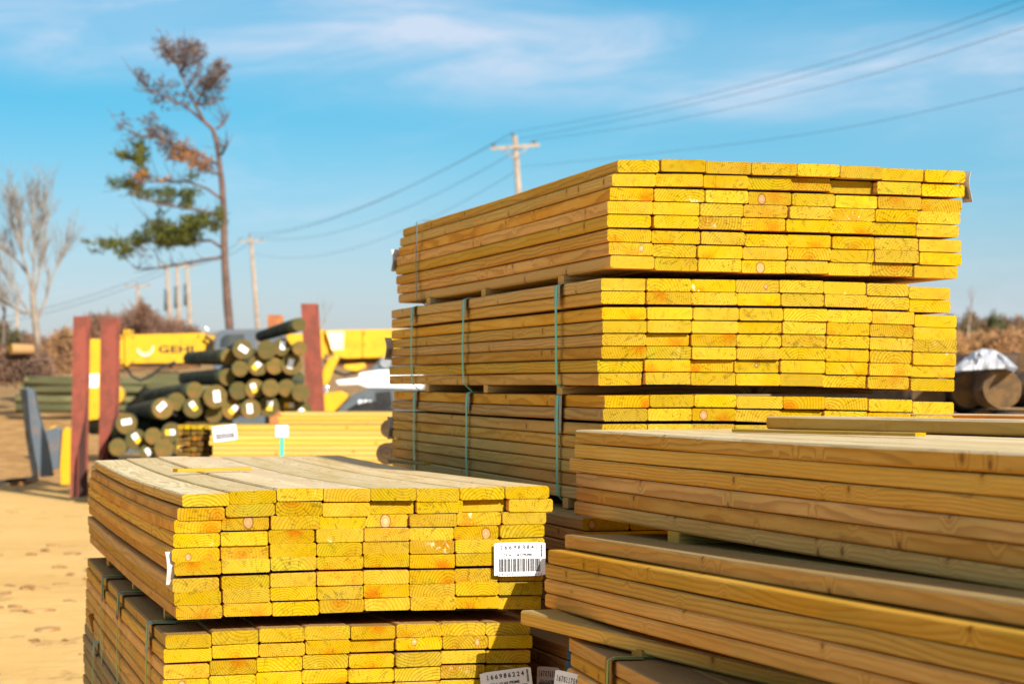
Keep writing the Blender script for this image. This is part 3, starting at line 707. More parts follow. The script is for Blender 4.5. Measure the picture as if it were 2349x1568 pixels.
for ri, row in enumerate(LOGROWS):
    for ci, (X, Y_, r, tg, rot) in enumerate(row):
        px, py = T(X, Y_)
        dx = -.10-.16*(1-min(1, max(0, (X-900)/700)))+R.uniform(-.025, .025)
        if ri >= 4: dx = -.10
        if (ri, ci) == (1, 0): dx = -.32
        if (ri, ci) in ((2, 0),): dx = -.37
        dz = -.012*R.random()-(.03 if ri in (2, 3) and ci < 2 else 0)
        log(f'log {tn[tg]}, {ordn[ci] if ci < 8 else "ninth"} from left in the {rown[ri]} row of the rack pile', px, py, r*1.06/2.56, 37.4+R.uniform(-.35, .35), (dx, 1, dz), 6.5 if X > 1480 else 3.0,
            [M['greenlog'], M['logend']], .82, 'treated_log', 'treated logs in the steel rack', tg, rot, (R.uniform(-.15, .15), R.uniform(-.1, .2)))
log('treated log lying highest and slanting, against the right steel post of the rack', *T(1757, 290), 42/2.56, 37.2, (-.27, 1, -.035), 3.0, [M['greenlog'], M['logend']], .8, 'treated_log', 'treated logs in the steel rack')
log('treated log whose dark body lies left of the top row of the rack pile', *T(1345, 480), 50/2.56, 37.9, (-.30, 1, -.0), 3.0, [M['greenlog'], M['logend']], .8, 'treated_log', 'treated logs in the steel rack')
log('treated log seen between the two left steel posts', *T(545, 890), 46/2.56, 40.5, (.3, 1, 0), 5, [M['greenlog'], M['greenlog']], .9, 'treated_log', 'treated logs in the steel rack')
for k, (X, Y_) in enumerate(((1480, 480), (1560, 485), (1640, 480), (1700, 470), (1440, 610), (1520, 600), (1600, 600), (1680, 598), (1740, 612), (1440, 725), (1540, 722), (1640, 718), (1730, 735), (1300, 640), (1210, 770), (1340, 700), (1090, 830), (850, 900), (1000, 870), (930, 860), (1180, 860), (700, 930))):
    log(f'dark treated log deep inside the rack pile, {ordn[k%8]} of its {["upper","middle","lower"][k//8]} hidden set', *T(X, Y_), 52/2.56, 38.6, (-.12, 1, -.01), 5, [M['greenlog'], M['greenlog']], .9, 'treated_log', 'treated logs in the steel rack')
# the lower logs that carry the pile
for k in range(9):
    log(f'dark treated log at the bottom of the rack, {["leftmost","second","third","fourth","fifth","sixth","seventh","eighth","ninth"][k]} one', 300+k*48, 1098+6*math.sin(k), 24, 37.6, (-.2, 1, -.01), 7, [M['greenlog'], M['logend']], .85, 'treated_log', 'treated logs in the steel rack')
# posts: I-beams
def post(label, x0, x1, ytop, ybot, Y, lean, mat=None, low_dark=True):
    root = empty('steel_post', label, 'steel post', at((x0+x1)/2+lean, ybot, Y), 'rack posts')
    o = root.location
    def W(px, py, dy=0): return at(px, py, Y)+Vector((0, dy, 0))-o
    def tapered():
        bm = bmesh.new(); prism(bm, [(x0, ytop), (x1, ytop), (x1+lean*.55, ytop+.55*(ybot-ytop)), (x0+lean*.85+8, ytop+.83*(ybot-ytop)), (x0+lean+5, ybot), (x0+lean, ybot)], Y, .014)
        bm.transform(Matrix.Translation(-o)); return bm
    def slab(a0, a1, y0, y1, d0, d1, dl):
        bm = bmesh.new()
        vs = [W(a0, y0, d0), W(a1, y0, d0), W(a1+dl, y1, d0), W(a0+dl, y1, d0)]
        f = [bm.verts.new(v) for v in vs]; g = [bm.verts.new(v+Vector((0, d1-d0, 0))) for v in vs]
        bm.faces.new(f); bm.faces.new(g[::-1])
        for i in range(4): bm.faces.new((f[i], g[i], g[(i+1) % 4], f[(i+1) % 4]))
        bmesh.ops.recalc_face_normals(bm, faces=bm.faces[:]); return bm
    finish('front_flange', tapered() if low_dark else slab(x0, x1, ytop, ybot, 0, .014, lean), mat or M['rust'], root)
    finish('rear_flange', slab(x0+3, x1+3, ytop, ybot, .23, .244, lean), mat or M['rust'], root)
    cxx = (x0+x1)/2
    finish('web', slab(cxx-1, cxx+1, ytop+1, ybot, .014, .23, lean), mat or M['rust'], root)
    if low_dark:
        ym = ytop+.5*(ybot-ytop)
        finish('shade_plate', slab(x0+lean*.5, x1+lean*.5, ym, ybot, .10, .12, lean*.5), M['foot'], root)  # dark plate added to stand for shade between the flanges
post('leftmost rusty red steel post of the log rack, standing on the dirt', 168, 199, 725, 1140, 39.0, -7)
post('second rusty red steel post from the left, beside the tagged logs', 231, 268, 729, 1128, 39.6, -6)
post('tall rusty red steel post at the right end of the log pile', 690, 725, 696, 1140, 38.6, 26, low_dark=False)
post('short orange rusted steel post top behind the log pile', 613, 644, 722, 1010, 47.0, 6, M['rust2'], low_dark=False)

# ---------------------------------------------------------------- yellow telehandler behind the rack
M['yel'] = plain('yellow_paint', (.64, .35, .003), (.50, .26, .006), .5, 3.5, spec=.4, detail=8, contrast=(.45, .75))
M['gry'] = plain('grey_paint', (.085, .105, .115), (.06, .075, .085), .5, 3, spec=.5)
M['gryl'] = plain('steel_grey', (.085, .105, .125), (.24, .13, .07), .5, 4, spec=.5, contrast=(.5, .8))
M['blk'] = plain('black_rubber', (.015, .015, .016), (.03, .028, .025), .8, 8)
M['brn'] = plain('brown_steel', (.22, .09, .02), (.12, .05, .02), .6, 4)  # plain brown for boom underside, frame, fork foot and bolts
M['wht'] = plain('white_paint', (.84, .84, .86), (.78, .78, .82), .35, 2, spec=.5)
M['glass'] = plain('dark_glass', (.02, .03, .035), (.05, .06, .06), .1, 2, spec=.8)
M['chrome'] = plain('chrome', (.7, .7, .7), (.5, .5, .5), .25, 4, metal=.8)
TY = 47.0
tele = empty('telehandler', 'yellow telehandler with horizontal boom behind the log rack, grey forks at left', 'telehandler', at(560, 1090, TY+.6))
def tp(name, polys, mat, Y=TY, th=.4, bev=0.0, par=None):
    bm = bmesh.new()
    for pl in polys: prism(bm, pl, Y, th, bev=bev)
    bm.transform(Matrix.Translation(-(par or tele).matrix_basis.translation) if par is None else Matrix.Identity(4))
    o = finish(name, bm, mat, tele); return o
boom = tp('boom', [[(271, 768), (470, 763), (474, 775), (468, 820), (452, 832), (271, 834)]], M['yel'], TY, .45, .01)
tp('boom_section', [[(440, 770), (760, 764), (760, 812), (440, 822)]], M['yel'], TY+.03, .38, .01)
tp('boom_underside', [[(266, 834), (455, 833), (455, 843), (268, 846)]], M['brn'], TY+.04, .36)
tp('boom_collar', [[(285, 757), (293, 755), (297, 838), (287, 840)], [(283, 756), (297, 755), (297, 768), (283, 769)]], M['yel'], TY-.05, .55, .008)
tp('boom_head', [[(203, 777), (232, 777), (229, 950), (222, 965), (197, 962), (194, 948)]], M['yel'], TY-.15, .5, .01)
tp('head_decal', [[(200, 858), (227, 857), (226, 888), (199, 889)]], M['wht'], TY-.158, .008)
tp('hose_drum', [[(262, 884), (272, 884), (281, 893), (284, 905), (281, 918), (272, 926), (262, 926), (250, 915), (250, 895)]], M['yel'], TY-.1, .3, .02)
tp('carriage', [[(50, 893), (60, 888), (76, 895), (84, 940), (104, 1012), (118, 1092), (92, 1094), (76, 1040), (58, 930)]], M['gryl'], 42.6, .25, .01)
tp('carriage_backrest', [[(46, 892), (58, 893), (66, 985), (84, 1092), (74, 1094), (60, 1010)]], M['blk'], 42.45, .18, .01)
tp('fork', [[(-60, 1104), (0, 1100), (70, 1093), (84, 1092), (86, 1100), (0, 1110), (-60, 1113)]], M['blk'], 42.5, .12, .005)
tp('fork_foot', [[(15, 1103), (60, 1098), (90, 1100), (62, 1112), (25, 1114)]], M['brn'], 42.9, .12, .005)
tp('tilt_link', [[(100, 988), (112, 985), (130, 978), (140, 985), (133, 1075), (112, 1078), (104, 1040)]], M['gryl'], 43.6, .2, .01)
tp('tilt_cylinder', [[(134, 1000), (152, 978), (162, 985), (160, 1110), (140, 1112), (137, 1050)], [(112, 982), (124, 975), (134, 982), (120, 992)]], M['yel'], 44.0, .25, .01)
tp('cab', [[(489, 800), (491, 775), (500, 760), (515, 755), (600, 754), (655, 756), (655, 850), (489, 850)]], M['gryl'], TY-.3, 1.0, .03)
tp('cab_window', [[(505, 795), (508, 775), (518, 767), (560, 766), (560, 795)]], M['glass'], TY-.32, .02)
tp('work_light', [[(463, 752), (468, 748), (474, 750), (478, 757), (476, 764), (464, 764)]], M['chrome'], TY, .1, .01)
tp('boom_rear', [[(730, 756), (742, 755), (744, 820), (735, 823), (730, 822)], [(744, 758), (790, 756), (960, 754), (960, 812), (870, 820), (793, 822), (766, 814)]], M['yel'], TY-.1, .5, .012)
tp('boom_rib', [[(832, 757), (839, 757), (839, 820), (832, 820)]], M['yel'], TY-.13, .05, .004)
tp('boom_rear_highlight', [[(750, 761), (790, 760), (788, 802), (761, 803)]], plain('cream_highlight', (.86, .76, .44), None, .5, 3), TY-.108, .008)  # pale highlight of the panel, laid on as a cream sheet
tp('lift_cylinder', [[(752, 822), (771, 812), (778, 822), (766, 845), (757, 872), (748, 886), (738, 880), (740, 850)]], M['yel'], TY-.4, .2, .03)
tp('cylinder_rod', [[(740, 884), (754, 884), (752, 902), (741, 902)]], M['chrome'], TY-.38, .12, .02)
tp('pivot_linkage', [[(788, 836), (836, 832), (840, 842), (818, 852), (790, 846)]], M['yel'], TY-.2, .2, .02)
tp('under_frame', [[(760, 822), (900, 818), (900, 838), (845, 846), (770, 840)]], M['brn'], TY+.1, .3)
tp('pivot_tower', [[(842, 855), (876, 818), (960, 812), (960, 858), (842, 860)]], M['gry'], TY-.5, .3, .02)
bm = bmesh.new(); bmesh.ops.create_cone(bm, cap_ends=True, segments=20, radius1=.10, radius2=.09, depth=.06, matrix=Matrix.Translation(at(884, 831, TY-.53)-tele.location) @ Matrix.Rotation(math.pi/2, 4, 'X'))
finish('pivot_cap', bm, M['chrome'], tele)
tp('engine_cover', [[(768, 872), (822, 866), (822, 855), (870, 848), (970, 846), (970, 892), (840, 889), (822, 882), (775, 884)]], M['wht'], TY-.75, .9, .04)
tp('side_box', [[(742, 902), (782, 896), (799, 904), (795, 915), (762, 948), (760, 962), (742, 962)]], M['yel'], TY-.8, .5, .02)
tp('chassis', [[(760, 962), (800, 912), (822, 898), (850, 890), (970, 892), (970, 962)]], M['gry'], TY-.7, 1.2, .02)
tp('recess_shade', [[(862, 900), (895, 896), (900, 930), (864, 930)]], M['blk'], TY-.72, .03)  # thin black sheet painted as the dark inside a step recess
tp('main_frame', [[(270, 962), (760, 940), (960, 950), (960, 1040), (280, 1040)]], M['gry'], TY+.2, .8, .02)
def tletter(s, px, py, hpx, wpx, Y, mat, name='lettering', th=.004, bold=0):
    me = text_mesh(s, 1.0, 1, bold); xs_ = [v.co.x for v in me.vertices]; ys2 = [v.co.y for v in me.vertices]
    sx = wpx/FPX*Y/(max(xs_)-min(xs_)); sz = hpx/FPX*Y/(max(ys2)-min(ys2)); p = at(px, py, Y)-tele.location
    for v in me.vertices: v.co = Vector(((v.co.x-min(xs_))*sx, 0, (v.co.y-min(ys2))*sz))+p
    bm = bmesh.new(); bm.from_mesh(me); bpy.data.meshes.remove(me)
    finish(name, bm, mat, tele)
for k_, (pts_, r_) in enumerate((([(290, 842), (302, 862), (322, 872), (345, 862), (372, 842), (402, 829)], .022), ([(296, 836), (340, 838), (400, 836), (440, 832)], .018), ([(470, 772), (484, 780), (478, 800), (486, 822)], .03), ([(744, 826), (762, 850), (790, 860), (826, 850)], .025))):
    bm = bmesh.new(); tube(bm, [at(a_, b_, TY-.12)-tele.location for a_, b_ in pts_], r_, 7); finish('hose', bm, M['blk'], tele)
for k_, (a_, b_) in enumerate(((278, 775), (278, 826), (305, 773), (305, 829), (455, 771), (455, 820), (836, 765), (836, 790), (950, 762))):
    bm = bmesh.new(); bmesh.ops.create_cone(bm, cap_ends=True, segments=8, radius1=.018, radius2=.016, depth=.02, matrix=Matrix.Translation(at(a_, b_, TY-.13 if a_ > 700 else TY-.01)-tele.location) @ Matrix.Rotation(math.pi/2, 4, 'X')); finish('bolt', bm, M['brn'], tele)
tletter('GEHL', 363, 809, 17, 92, TY-.006, M['ink'], bold=.02)
tletter('RS6', 822, 933, 17, 32, TY-.712, M['wht'], bold=.035)
# crescent emblem beside the lettering
bm = bmesh.new(); c0 = at(332, 793, TY-.012)-tele.location; k = TY/FPX; pr = None
for i in range(15):
    a_ = rad(200+i*11.5); r0, r1 = (15+2*i/14)*k, (20+5*math.sin(i/14*math.pi))*k
    v = [bm.verts.new(c0+Vector((math.cos(a_)*r_, d_, math.sin(a_)*r_))) for r_, d_ in ((r0, 0), (r1, 0), (r1, .01), (r0, .01))]
    if pr:
        for q in range(4): bm.faces.new((pr[q], pr[(q+1) % 4], v[(q+1) % 4], v[q]))
    pr = v
finish('emblem', bm, plain('cream_paint', (.80, .68, .42), None, .5), tele)
def wheel(px, py, Y, r):
    c = at(px, py, Y)-tele.location; bm = bmesh.new(); n = 28
    prof = [(r*.55, 0), (r*.9, -.02), (r, .06), (r, .34), (r*.9, .42), (r*.55, .40)]
    rr = [[bm.verts.new(c+Vector((math.cos(2*math.pi*j/n)*q, d_, math.sin(2*math.pi*j/n)*q))) for q, d_ in prof] for j in range(n)]
    for j in range(n):
        for i in range(5): bm.faces.new((rr[j][i], rr[j][i+1], rr[(j+1) % n][i+1], rr[(j+1) % n][i]))
    bmesh.ops.recalc_face_normals(bm, faces=bm.faces[:]); w0 = finish('wheel', bm, M['blk'], tele)
    bm = bmesh.new(); bmesh.ops.create_cone(bm, cap_ends=True, segments=24, radius1=r*.55, radius2=r*.5, depth=.3, matrix=Matrix.Translation(c+Vector((0, .2, 0))) @ Matrix.Rotation(math.pi/2, 4, 'X'))
    finish('rim', bm, M['yel'], w0)
for px in (440, 850): wheel(px, 1002, TY-.75, .6); wheel(px, 1002, TY+.9, .6)

# ---------------------------------------------------------------- mid-ground lumber bundle (yellow side to the sun)
def flat_bundle(label, px0, px1, ytop, rows, Y, depth=1.1, ext=0, tagat=None, strapat=None):
    p = at(px0, ytop, Y); q = at(px1, ytop-8, Y); L = abs(q.x-p.x); a = Vector((1, 0, 0)); zb = p.z-rows*.0395
    root = empty('lumber_bundle', label, 'lumber bundle', (p.x, Y, zb), 'lumber bundles in the background')
    for r in range(rows):
        for c in range(int(depth/.14)):
            me = board_mesh('board', .1385, .0375, L, lambda t: 0, 0, R.uniform(-.003, .003), [M['far_side'], M['brown_end']], 0, n=5)
            o = bpy.data.objects.new('board', me); COL.objects.link(o); o.parent = root
            # run along +X: rotate so local Y -> world X
            o.rotation_euler = (0, 0, -math.pi/2); o.location = (R.uniform(-.02, .02), .07+c*.141, r*.0395+.02)
    if tagat:
        tx, ty, tw = tagat; t = at(tx, ty, Y-.012)-root.location
        Mx = Matrix.Translation(t) @ Matrix(((1, 0, 0, 0), (0, 0, -1, 0), (0, 1, 0, 0), (0, 0, 0, 1))) @ Matrix.Rotation(rad(7), 4, 'Z')
        id_tag(root, Mx, .185, .12, [('16690', -.05, .03, .02, .10)], barcode=True, side=False)
    if strapat:
        sx, = strapat; t = at(sx, ytop, Y)-root.location; bm = bmesh.new(); H = rows*.0395
        box(bm, (t.x, -.006, H/2-.02), (.03, .003, H)); finish('strap', bm, M['strap'], root)
        bm = bmesh.new(); box(bm, (t.x, -.010, H-.045), (.10, .003, .09)); finish('strap_protector', bm, M['paper'], root)
    return root
flat_bundle('pale yellow lumber bundle with white tag and green strap before the log rack', 486, 960, 975, 9, 22.0, tagat=(516, 993, 54), strapat=(647,))
flat_bundle('pale lumber bundle behind the tagged yellow one, in front of the grey chassis', 640, 1000, 945, 9, 27.0)
flat_bundle('lower lumber bundle carrying the tagged yellow one before the log rack', 486, 960, 1092, 9, 22.0)
flat_bundle('bottom lumber bundle of the yellow pile before the log rack', 486, 960, 1206, 9, 22.0)
flat_bundle('lower lumber bundle of the pile before the grey chassis', 640, 1000, 1045, 9, 27.0)
# darker brown boards on end at its left
for k in range(2):
    me_root = None
root = empty('board_pile', 'dark brown pile of sawn board ends at the left end of the tagged yellow bundle', 'board pile', at(415, 1300, 22.2))
for r in range(25):
    for c in range(5):
        me = board_mesh('board', .050, .036, 1.4, lambda t: 0, 0, 0, [M['brown_end'], M['end'] if r == 24 else M['brown_end']], 0, n=4)
        o = bpy.data.objects.new('board', me); COL.objects.link(o); o.parent = root
        o.location = (c*.052+R.uniform(-.004, .004), R.uniform(-.03, .03), .06+r*.0435); o.rotation_euler = (0, R.uniform(-.05, .05), .02)
M['bark'] = plain('dark_bark', (.085, .055, .035), (.04, .028, .02), .9, 7, contrast=(.4, .6), bmp=.5)
M['bend'] = log_end_mat('weathered_log_end', (.095, .06, .032), (.035, .022, .014), (.17, .095, .035))
for i, (px, py, r) in enumerate(((893, 983, 22), (887, 1040, 26))):
    log(['upper dark log end showing at the left edge of the tall stack', 'lower dark log end showing at the left edge of the tall stack'][i], px, py, r, 15.2, (.25, 1, 0), 3.0, [M['bark'], M['bend']], .9, 'log', 'dark logs beside the tall stack')
# right-hand dark logs under white tarp
RL = [(2222, 893, 41, 'left large dark log end right of the tall stack'), (2300, 888, 47, 'middle large dark log end with cracked face, right of the tall stack'), (2392, 890, 44, 'dark log cut by the right edge of the picture'),
      (2130, 905, 40, 'dark log mostly hidden behind the tall stack')]
RG = 'dark logs right of the tall stack'
for px, py, r, lb in RL: log(lb, px-(0 if px > 2250 else 0), py+3, r, 23.0 if px != 2300 else 22.6, (-.10, 1, 0), 6, [M['bark'], M['bend']], .95, 'log', RG)
for i, (px, py) in enumerate(((2170, 980), (2255, 982), (2345, 985), (2210, 1070), (2300, 1072), (2130, 1072), (2390, 1072), (2420, 985))):
    log(f'dark log in the lower part of the right log pile, {ordn[i]} one', px, py, 43, 22.9, (-.10, 1, 0), 6, [M['bark'], M['bend']], .95, 'log', RG)
log('thick black barked log lying behind the white tarpaulin at the right', 2349, 846, 38, 24.5, (-1.0, .9, -.02), 4, [M['bark'], M['bend']], .9, 'log', RG)
bm = bmesh.new(); cols = 60; rws = 22; gv = []
top = [(2180, 846), (2194, 838), (2212, 822), (2232, 806), (2256, 799), (2284, 803), (2308, 818), (2334, 842)]
def topy(px):
    for (a, ya), (b_, yb) in zip(top, top[1:]):
        if a <= px <= b_: return ya+(yb-ya)*(px-a)/(b_-a)
    return top[-1][1]
for j in range(rws):
    row = []
    for i in range(cols):
        px = 2172+i*(2335-2172)/(cols-1); t = j/(rws-1); y0 = topy(px); y1 = 852-(px-2172)*.06
        p = at(px, y1+(y0-y1)*t, 22.4+t*.55+.10*math.sin(px*.11+t*3)+.16*mn.noise(Vector((px*.06, t*2.5, 1)))+.07*mn.noise(Vector((px*.17, t*5, 4)))); row.append(bm.verts.new(p))
    gv.append(row)
for j in range(rws-1):
    for i in range(cols-1): f = bm.faces.new((gv[j][i], gv[j][i+1], gv[j+1][i+1], gv[j+1][i])); f.smooth = True
back = [bm.verts.new(v.co+Vector((0, 1.2, -.25))) for v in gv[-1]]
for i in range(cols-1): bm.faces.new((gv[-1][i], gv[-1][i+1], back[i+1], back[i]))
bmesh.ops.solidify(bm, geom=bm.faces[:], thickness=.01)
tp_ = finish('tarpaulin', bm, M['wht'], smooth=True); recenter(tp_); tag(tp_, 'crumpled white plastic tarpaulin lying over the dark logs at the right', 'tarpaulin')

# far pile of long green poles lying crosswise
m, nt, b = new_mat('weathered_pole', .85, .15); P = objco(nt); x, y, z = sep(nt, P); oi = nt.nodes.new('ShaderNodeObjectInfo'); rn = S(nt, oi.outputs['Random'])
c = mix(nt, noise(nt, comb(nt, x*.8, y*6, z*9), 1.0, 4, .6).step(.35, .65), (.13, .12, .05), (.30, .25, .12)); c = mix(nt, rn*.8, c, (.06, .065, .03)); nt.links.new(c.k, b.inputs['Base Color']); M['pole_g'] = m
for i in range(11):
    lay, k = divmod(i, 3)
    y_ = 934-lay*20-(k % 2)*3; x0 = 30+lay*6+R.uniform(-6, 20)
    p = at(x0, y_, 63+k*.4); q = at(x0+R.uniform(330, 385), y_+2, 63.5+k*.4)
    a = (q-p); bm = bmesh.new(); tube(bm, [Vector((0, 0, 0)), a*.5+Vector((0, 0, R.uniform(-.03, .03))), a], [R.uniform(.085, .115), .10, .08], 12)
    o = finish('wooden_pole', bm, M['pole_g']); o.location = p
    tag(o, f'long greenish pole lying crosswise behind the left posts, {["bottom","second","third","top"][lay]} layer, {["front","middle","back"][k]} one', 'pole', 'long poles piled far behind the rack')
for j in range(2):
    root = empty('lumber_bundle', ['greenish lumber bundle lying far behind the log rack, left one', 'greenish lumber bundle lying far behind the log rack, right one'][j], 'lumber bundle', at(345+j*75, 962, 62), 'green lumber bundles far behind')
    bm = bmesh.new()
    for r in range(22):
        box(bm, (.5, .3, .03+r*.046), (1.15-.1*(r % 3), 1, .040))
    finish('boards', bm, M['pole_g'], root)

# ---------------------------------------------------------------- trees
M['trunk'] = plain('pine_bark', (.17, .10, .075), (.10, .06, .045), .9, 3, bmp=.4)
M['needle_g'] = plain('green_needles', (.15, .15, .02), (.06, .08, .025), .8, 1.5)
M['needle_b'] = plain('dead_brown_needles', (.19, .125, .09), (.12, .085, .075), .85, 1.5)
M['needle_o'] = plain('orange_dead_needles', (.42, .18, .04), (.28, .13, .05), .85, 1.5)
M['twig'] = plain('bare_twig', (.33, .265, .20), (.22, .175, .135), .9, 3)
Z8 = lambda X, Y: (172+X/2.188, 57.3+Y/2.188)
PY = 92.0
root = empty('pine_tree', 'tall thin pine with a bent top, brown dying crown and a few green limbs', 'pine tree', at(*Z8(778, 1690), PY))
o0 = root.location.copy()
def W8(X, Y, dy=0): return at(*Z8(X, Y), PY)+Vector((0, dy, 0))-o0
k8 = PY/FPX/2.188
tr = [(778,1700,27),(776,1520,25),(765,1400,24),(752,1200,21),(748,1080,19),(747,950,18),(738,800,16),(726,700,14),(713,600,13),(692,525,12),(645,480,11),(603,400,9),(562,320,7),(532,240,5),(505,185,3.5)]
bm = bmesh.new(); tube(bm, [W8(a, b_) for a, b_, _ in tr], [r*k8*(.85+.1*R.random()) for *_, r in tr], 9); finish('trunk', bm, M['trunk'], root)
LIMBS = [[(740,1120),(680,1080),(600,1085),(500,1105),(400,1080),(300,1095),(200,1100),(120,1085)],[(745,960),(640,935),(500,915),(380,890),(300,850)],[(730,870),(660,820),(560,780),(480,780),(370,775),(215,800)],
 [(718,700),(620,650),(520,610),(420,570),(330,560),(230,510)],[(742,1165),(640,1175),(500,1200),(380,1215),(280,1215)],[(640,480),(560,410),(470,370),(380,330),(330,270)],[(712,520),(745,490),(770,445)],[(735,650),(760,620),(778,600)],
 [(603,400),(650,320),(700,270),(740,215)],[(562,320),(620,240),(640,150)],[(505,190),(480,160),(455,120)],[(532,240),(550,180),(555,120)],[(370,775),(345,700),(330,620)],[(340,690),(290,665),(235,660)],[(724,750),(660,730),(600,690),(560,660)],[(735,960),(715,1000),(700,1020)],
 [(603,400),(690,390),(720,330)],[(500,1105),(430,1060),(400,1000)]]
for lm in LIMBS:
    bm = bmesh.new(); dy = 0; pts = []; s0 = R.choice((-1, 1))*R.uniform(.05, .35)
    for i, (a, b_) in enumerate(lm): pts.append(W8(a, b_, s0*i))
    n_ = len(pts); tube(bm, pts, [(6.5*(1-i/n_)+1.2)*k8 for i in range(n_)], 5)
    for i in range(n_*5):
        t = R.uniform(.2, .99)*(n_-1); j = int(t); p = pts[j].lerp(pts[min(j+1, n_-1)], t-j)
        dv = Vector((R.uniform(-1, .4), R.uniform(-1, 1), R.uniform(-.4, 1.0)))*R.uniform(.3, .9); tube(bm, [p, p+dv*.5, p+dv+Vector((0, 0, .1))], [.018, .012, .006], 3, cap=False)
    finish('limb', bm, M['trunk'], root)
CG = [(150,1095,38,20,1),(215,1100,32,15,1),(250,1135,32,38,1),(300,1085,40,18,1),(350,1065,40,22,1),(400,1010,48,28,1),(450,1040,50,40,1.2),(500,1060,60,42,1.3),(560,1040,50,42,1.3),(600,1000,48,33,1.3),(642,975,30,28,1.3),(440,1090,38,30,.8),(570,1080,38,28,1),(705,1015,24,20,1.2),(735,960,22,30,1.2),(420,940,10,20,.8),(50,1085,10,8,1),(75,1092,9,8,1),(110,1140,10,8,1),
 (245,660,28,14,1.3),(292,665,30,14,1.2),(330,610,28,20,1.2),(345,655,22,30,1.2),(335,700,14,38,1),(215,800,28,16,1.2),(265,785,26,24,1),(370,852,24,15,1),(415,835,20,15,1),(480,850,28,24,1.1),(555,860,34,28,1),(560,900,28,16,1),(600,840,28,20,.8),(430,885,42,12,.9),(320,840,25,25,.8),(300,810,25,20,.6),(360,745,20,15,.7),(600,770,20,20,.7)]
CB = [(420,540,50,36,1),(380,490,52,32,.6),(460,600,42,32,.9),(500,640,42,32,.8),(550,110,52,32,1),(622,130,32,42,1.1),(460,120,28,45,1),(500,165,48,38,.9),(585,180,45,38,1),(737,222,30,34,1.2),(690,290,48,42,.9),(722,262,40,38,1.1),(640,320,42,38,.5),(640,262,38,38,.4),(340,270,28,28,.8),(382,300,40,30,.5),(410,370,28,28,.7),(470,325,60,38,.35),(520,365,50,30,.3),(240,500,25,38,.45),(640,380,38,28,.5),(690,355,38,28,.35),(300,560,40,20,.3),(350,1150,30,20,.4),(470,1000,40,20,.3),(560,240,40,40,.3)]
CO = [(345,768,34,24,1.3),(520,612,48,30,.7),(572,660,58,32,.9),(620,700,48,28,.8),(655,712,38,18,.7),(440,772,50,12,.6),(300,808,22,20,.8),(500,665,38,22,.5)]
def tufts(cl, mat, name, dens):
    bm = bmesh.new()
    for (a, b_, rx, ry, dn) in cl:
        n_ = int(rx*ry*dens*dn/10)
        for _ in range(n_):
            th_ = R.uniform(0, 2*math.pi); q = math.sqrt(R.random())*(1 if R.random() < .7 else 1.6)
            c = W8(a+math.cos(th_)*rx*q, b_+math.sin(th_)*ry*q, R.gauss(0, .55)+.5*math.sin(a*.05))
            dv = Vector((R.gauss(0, 1), R.gauss(0, 1), R.gauss(.3, .8))).normalized()
            for _2 in range(3):
                d2 = (dv+Vector((R.gauss(0, .5), R.gauss(0, .5), R.gauss(0, .5)))).normalized()*R.uniform(.10, .20); s2 = d2.cross(Vector((R.random(), R.random(), R.random()))).normalized()*.017
                bm.faces.new([bm.verts.new(v) for v in (c-s2, c+s2, c+d2+s2*.5, c+d2-s2*.5)])
    finish(name, bm, mat, root)
tufts(CG, M['needle_g'], 'green_foliage', 1.15); tufts(CB, M['needle_b'], 'dead_foliage', .55); tufts(CO, M['needle_o'], 'orange_foliage', .7)

def bare_tree(label, px, py, Y, h, seed, spread=.5, mat=None, r0=.14, lean=0, levels=5, name='bare_tree', forks=2):
    rr = random.Random(seed); base = at(px, py, Y); bm = bmesh.new()
    def grow(p, d_, L, r, lv):
        n_ = 4; pts = [p]; dd_ = d_.copy()
        for i in range(n_):
            dd_ = (dd_+Vector((rr.gauss(0, .09), rr.gauss(0, .09), .07))).normalized(); pts.append(pts[-1]+dd_*L/n_)
        tube(bm, pts, [r*(1-.45*i/n_) for i in range(n_+1)], 6 if lv < 2 else 4 if lv < 3 else 3, cap=False)
        if lv >= levels: return
        for k in range(forks+(1 if lv > 1 else 0)+(rr.random() < .5)):
            i = rr.choice((2, 3, 4)) if k else 4
            d3 = (dd_+Vector((rr.gauss(0, spread), rr.gauss(0, spread), rr.gauss(.12, .15)))).normalized()
            grow(pts[i], d3, L*rr.uniform(.6, .85), r*.55*(1.05 if k == 0 else .75), lv+1)
    grow(Vector((0, 0, 0)), Vector((lean, 0, 1)).normalized(), h*.30, r0, 0)
    o = finish(name, bm, mat or M['twig']); o.location = base; tag(o, label, 'tree'); return o
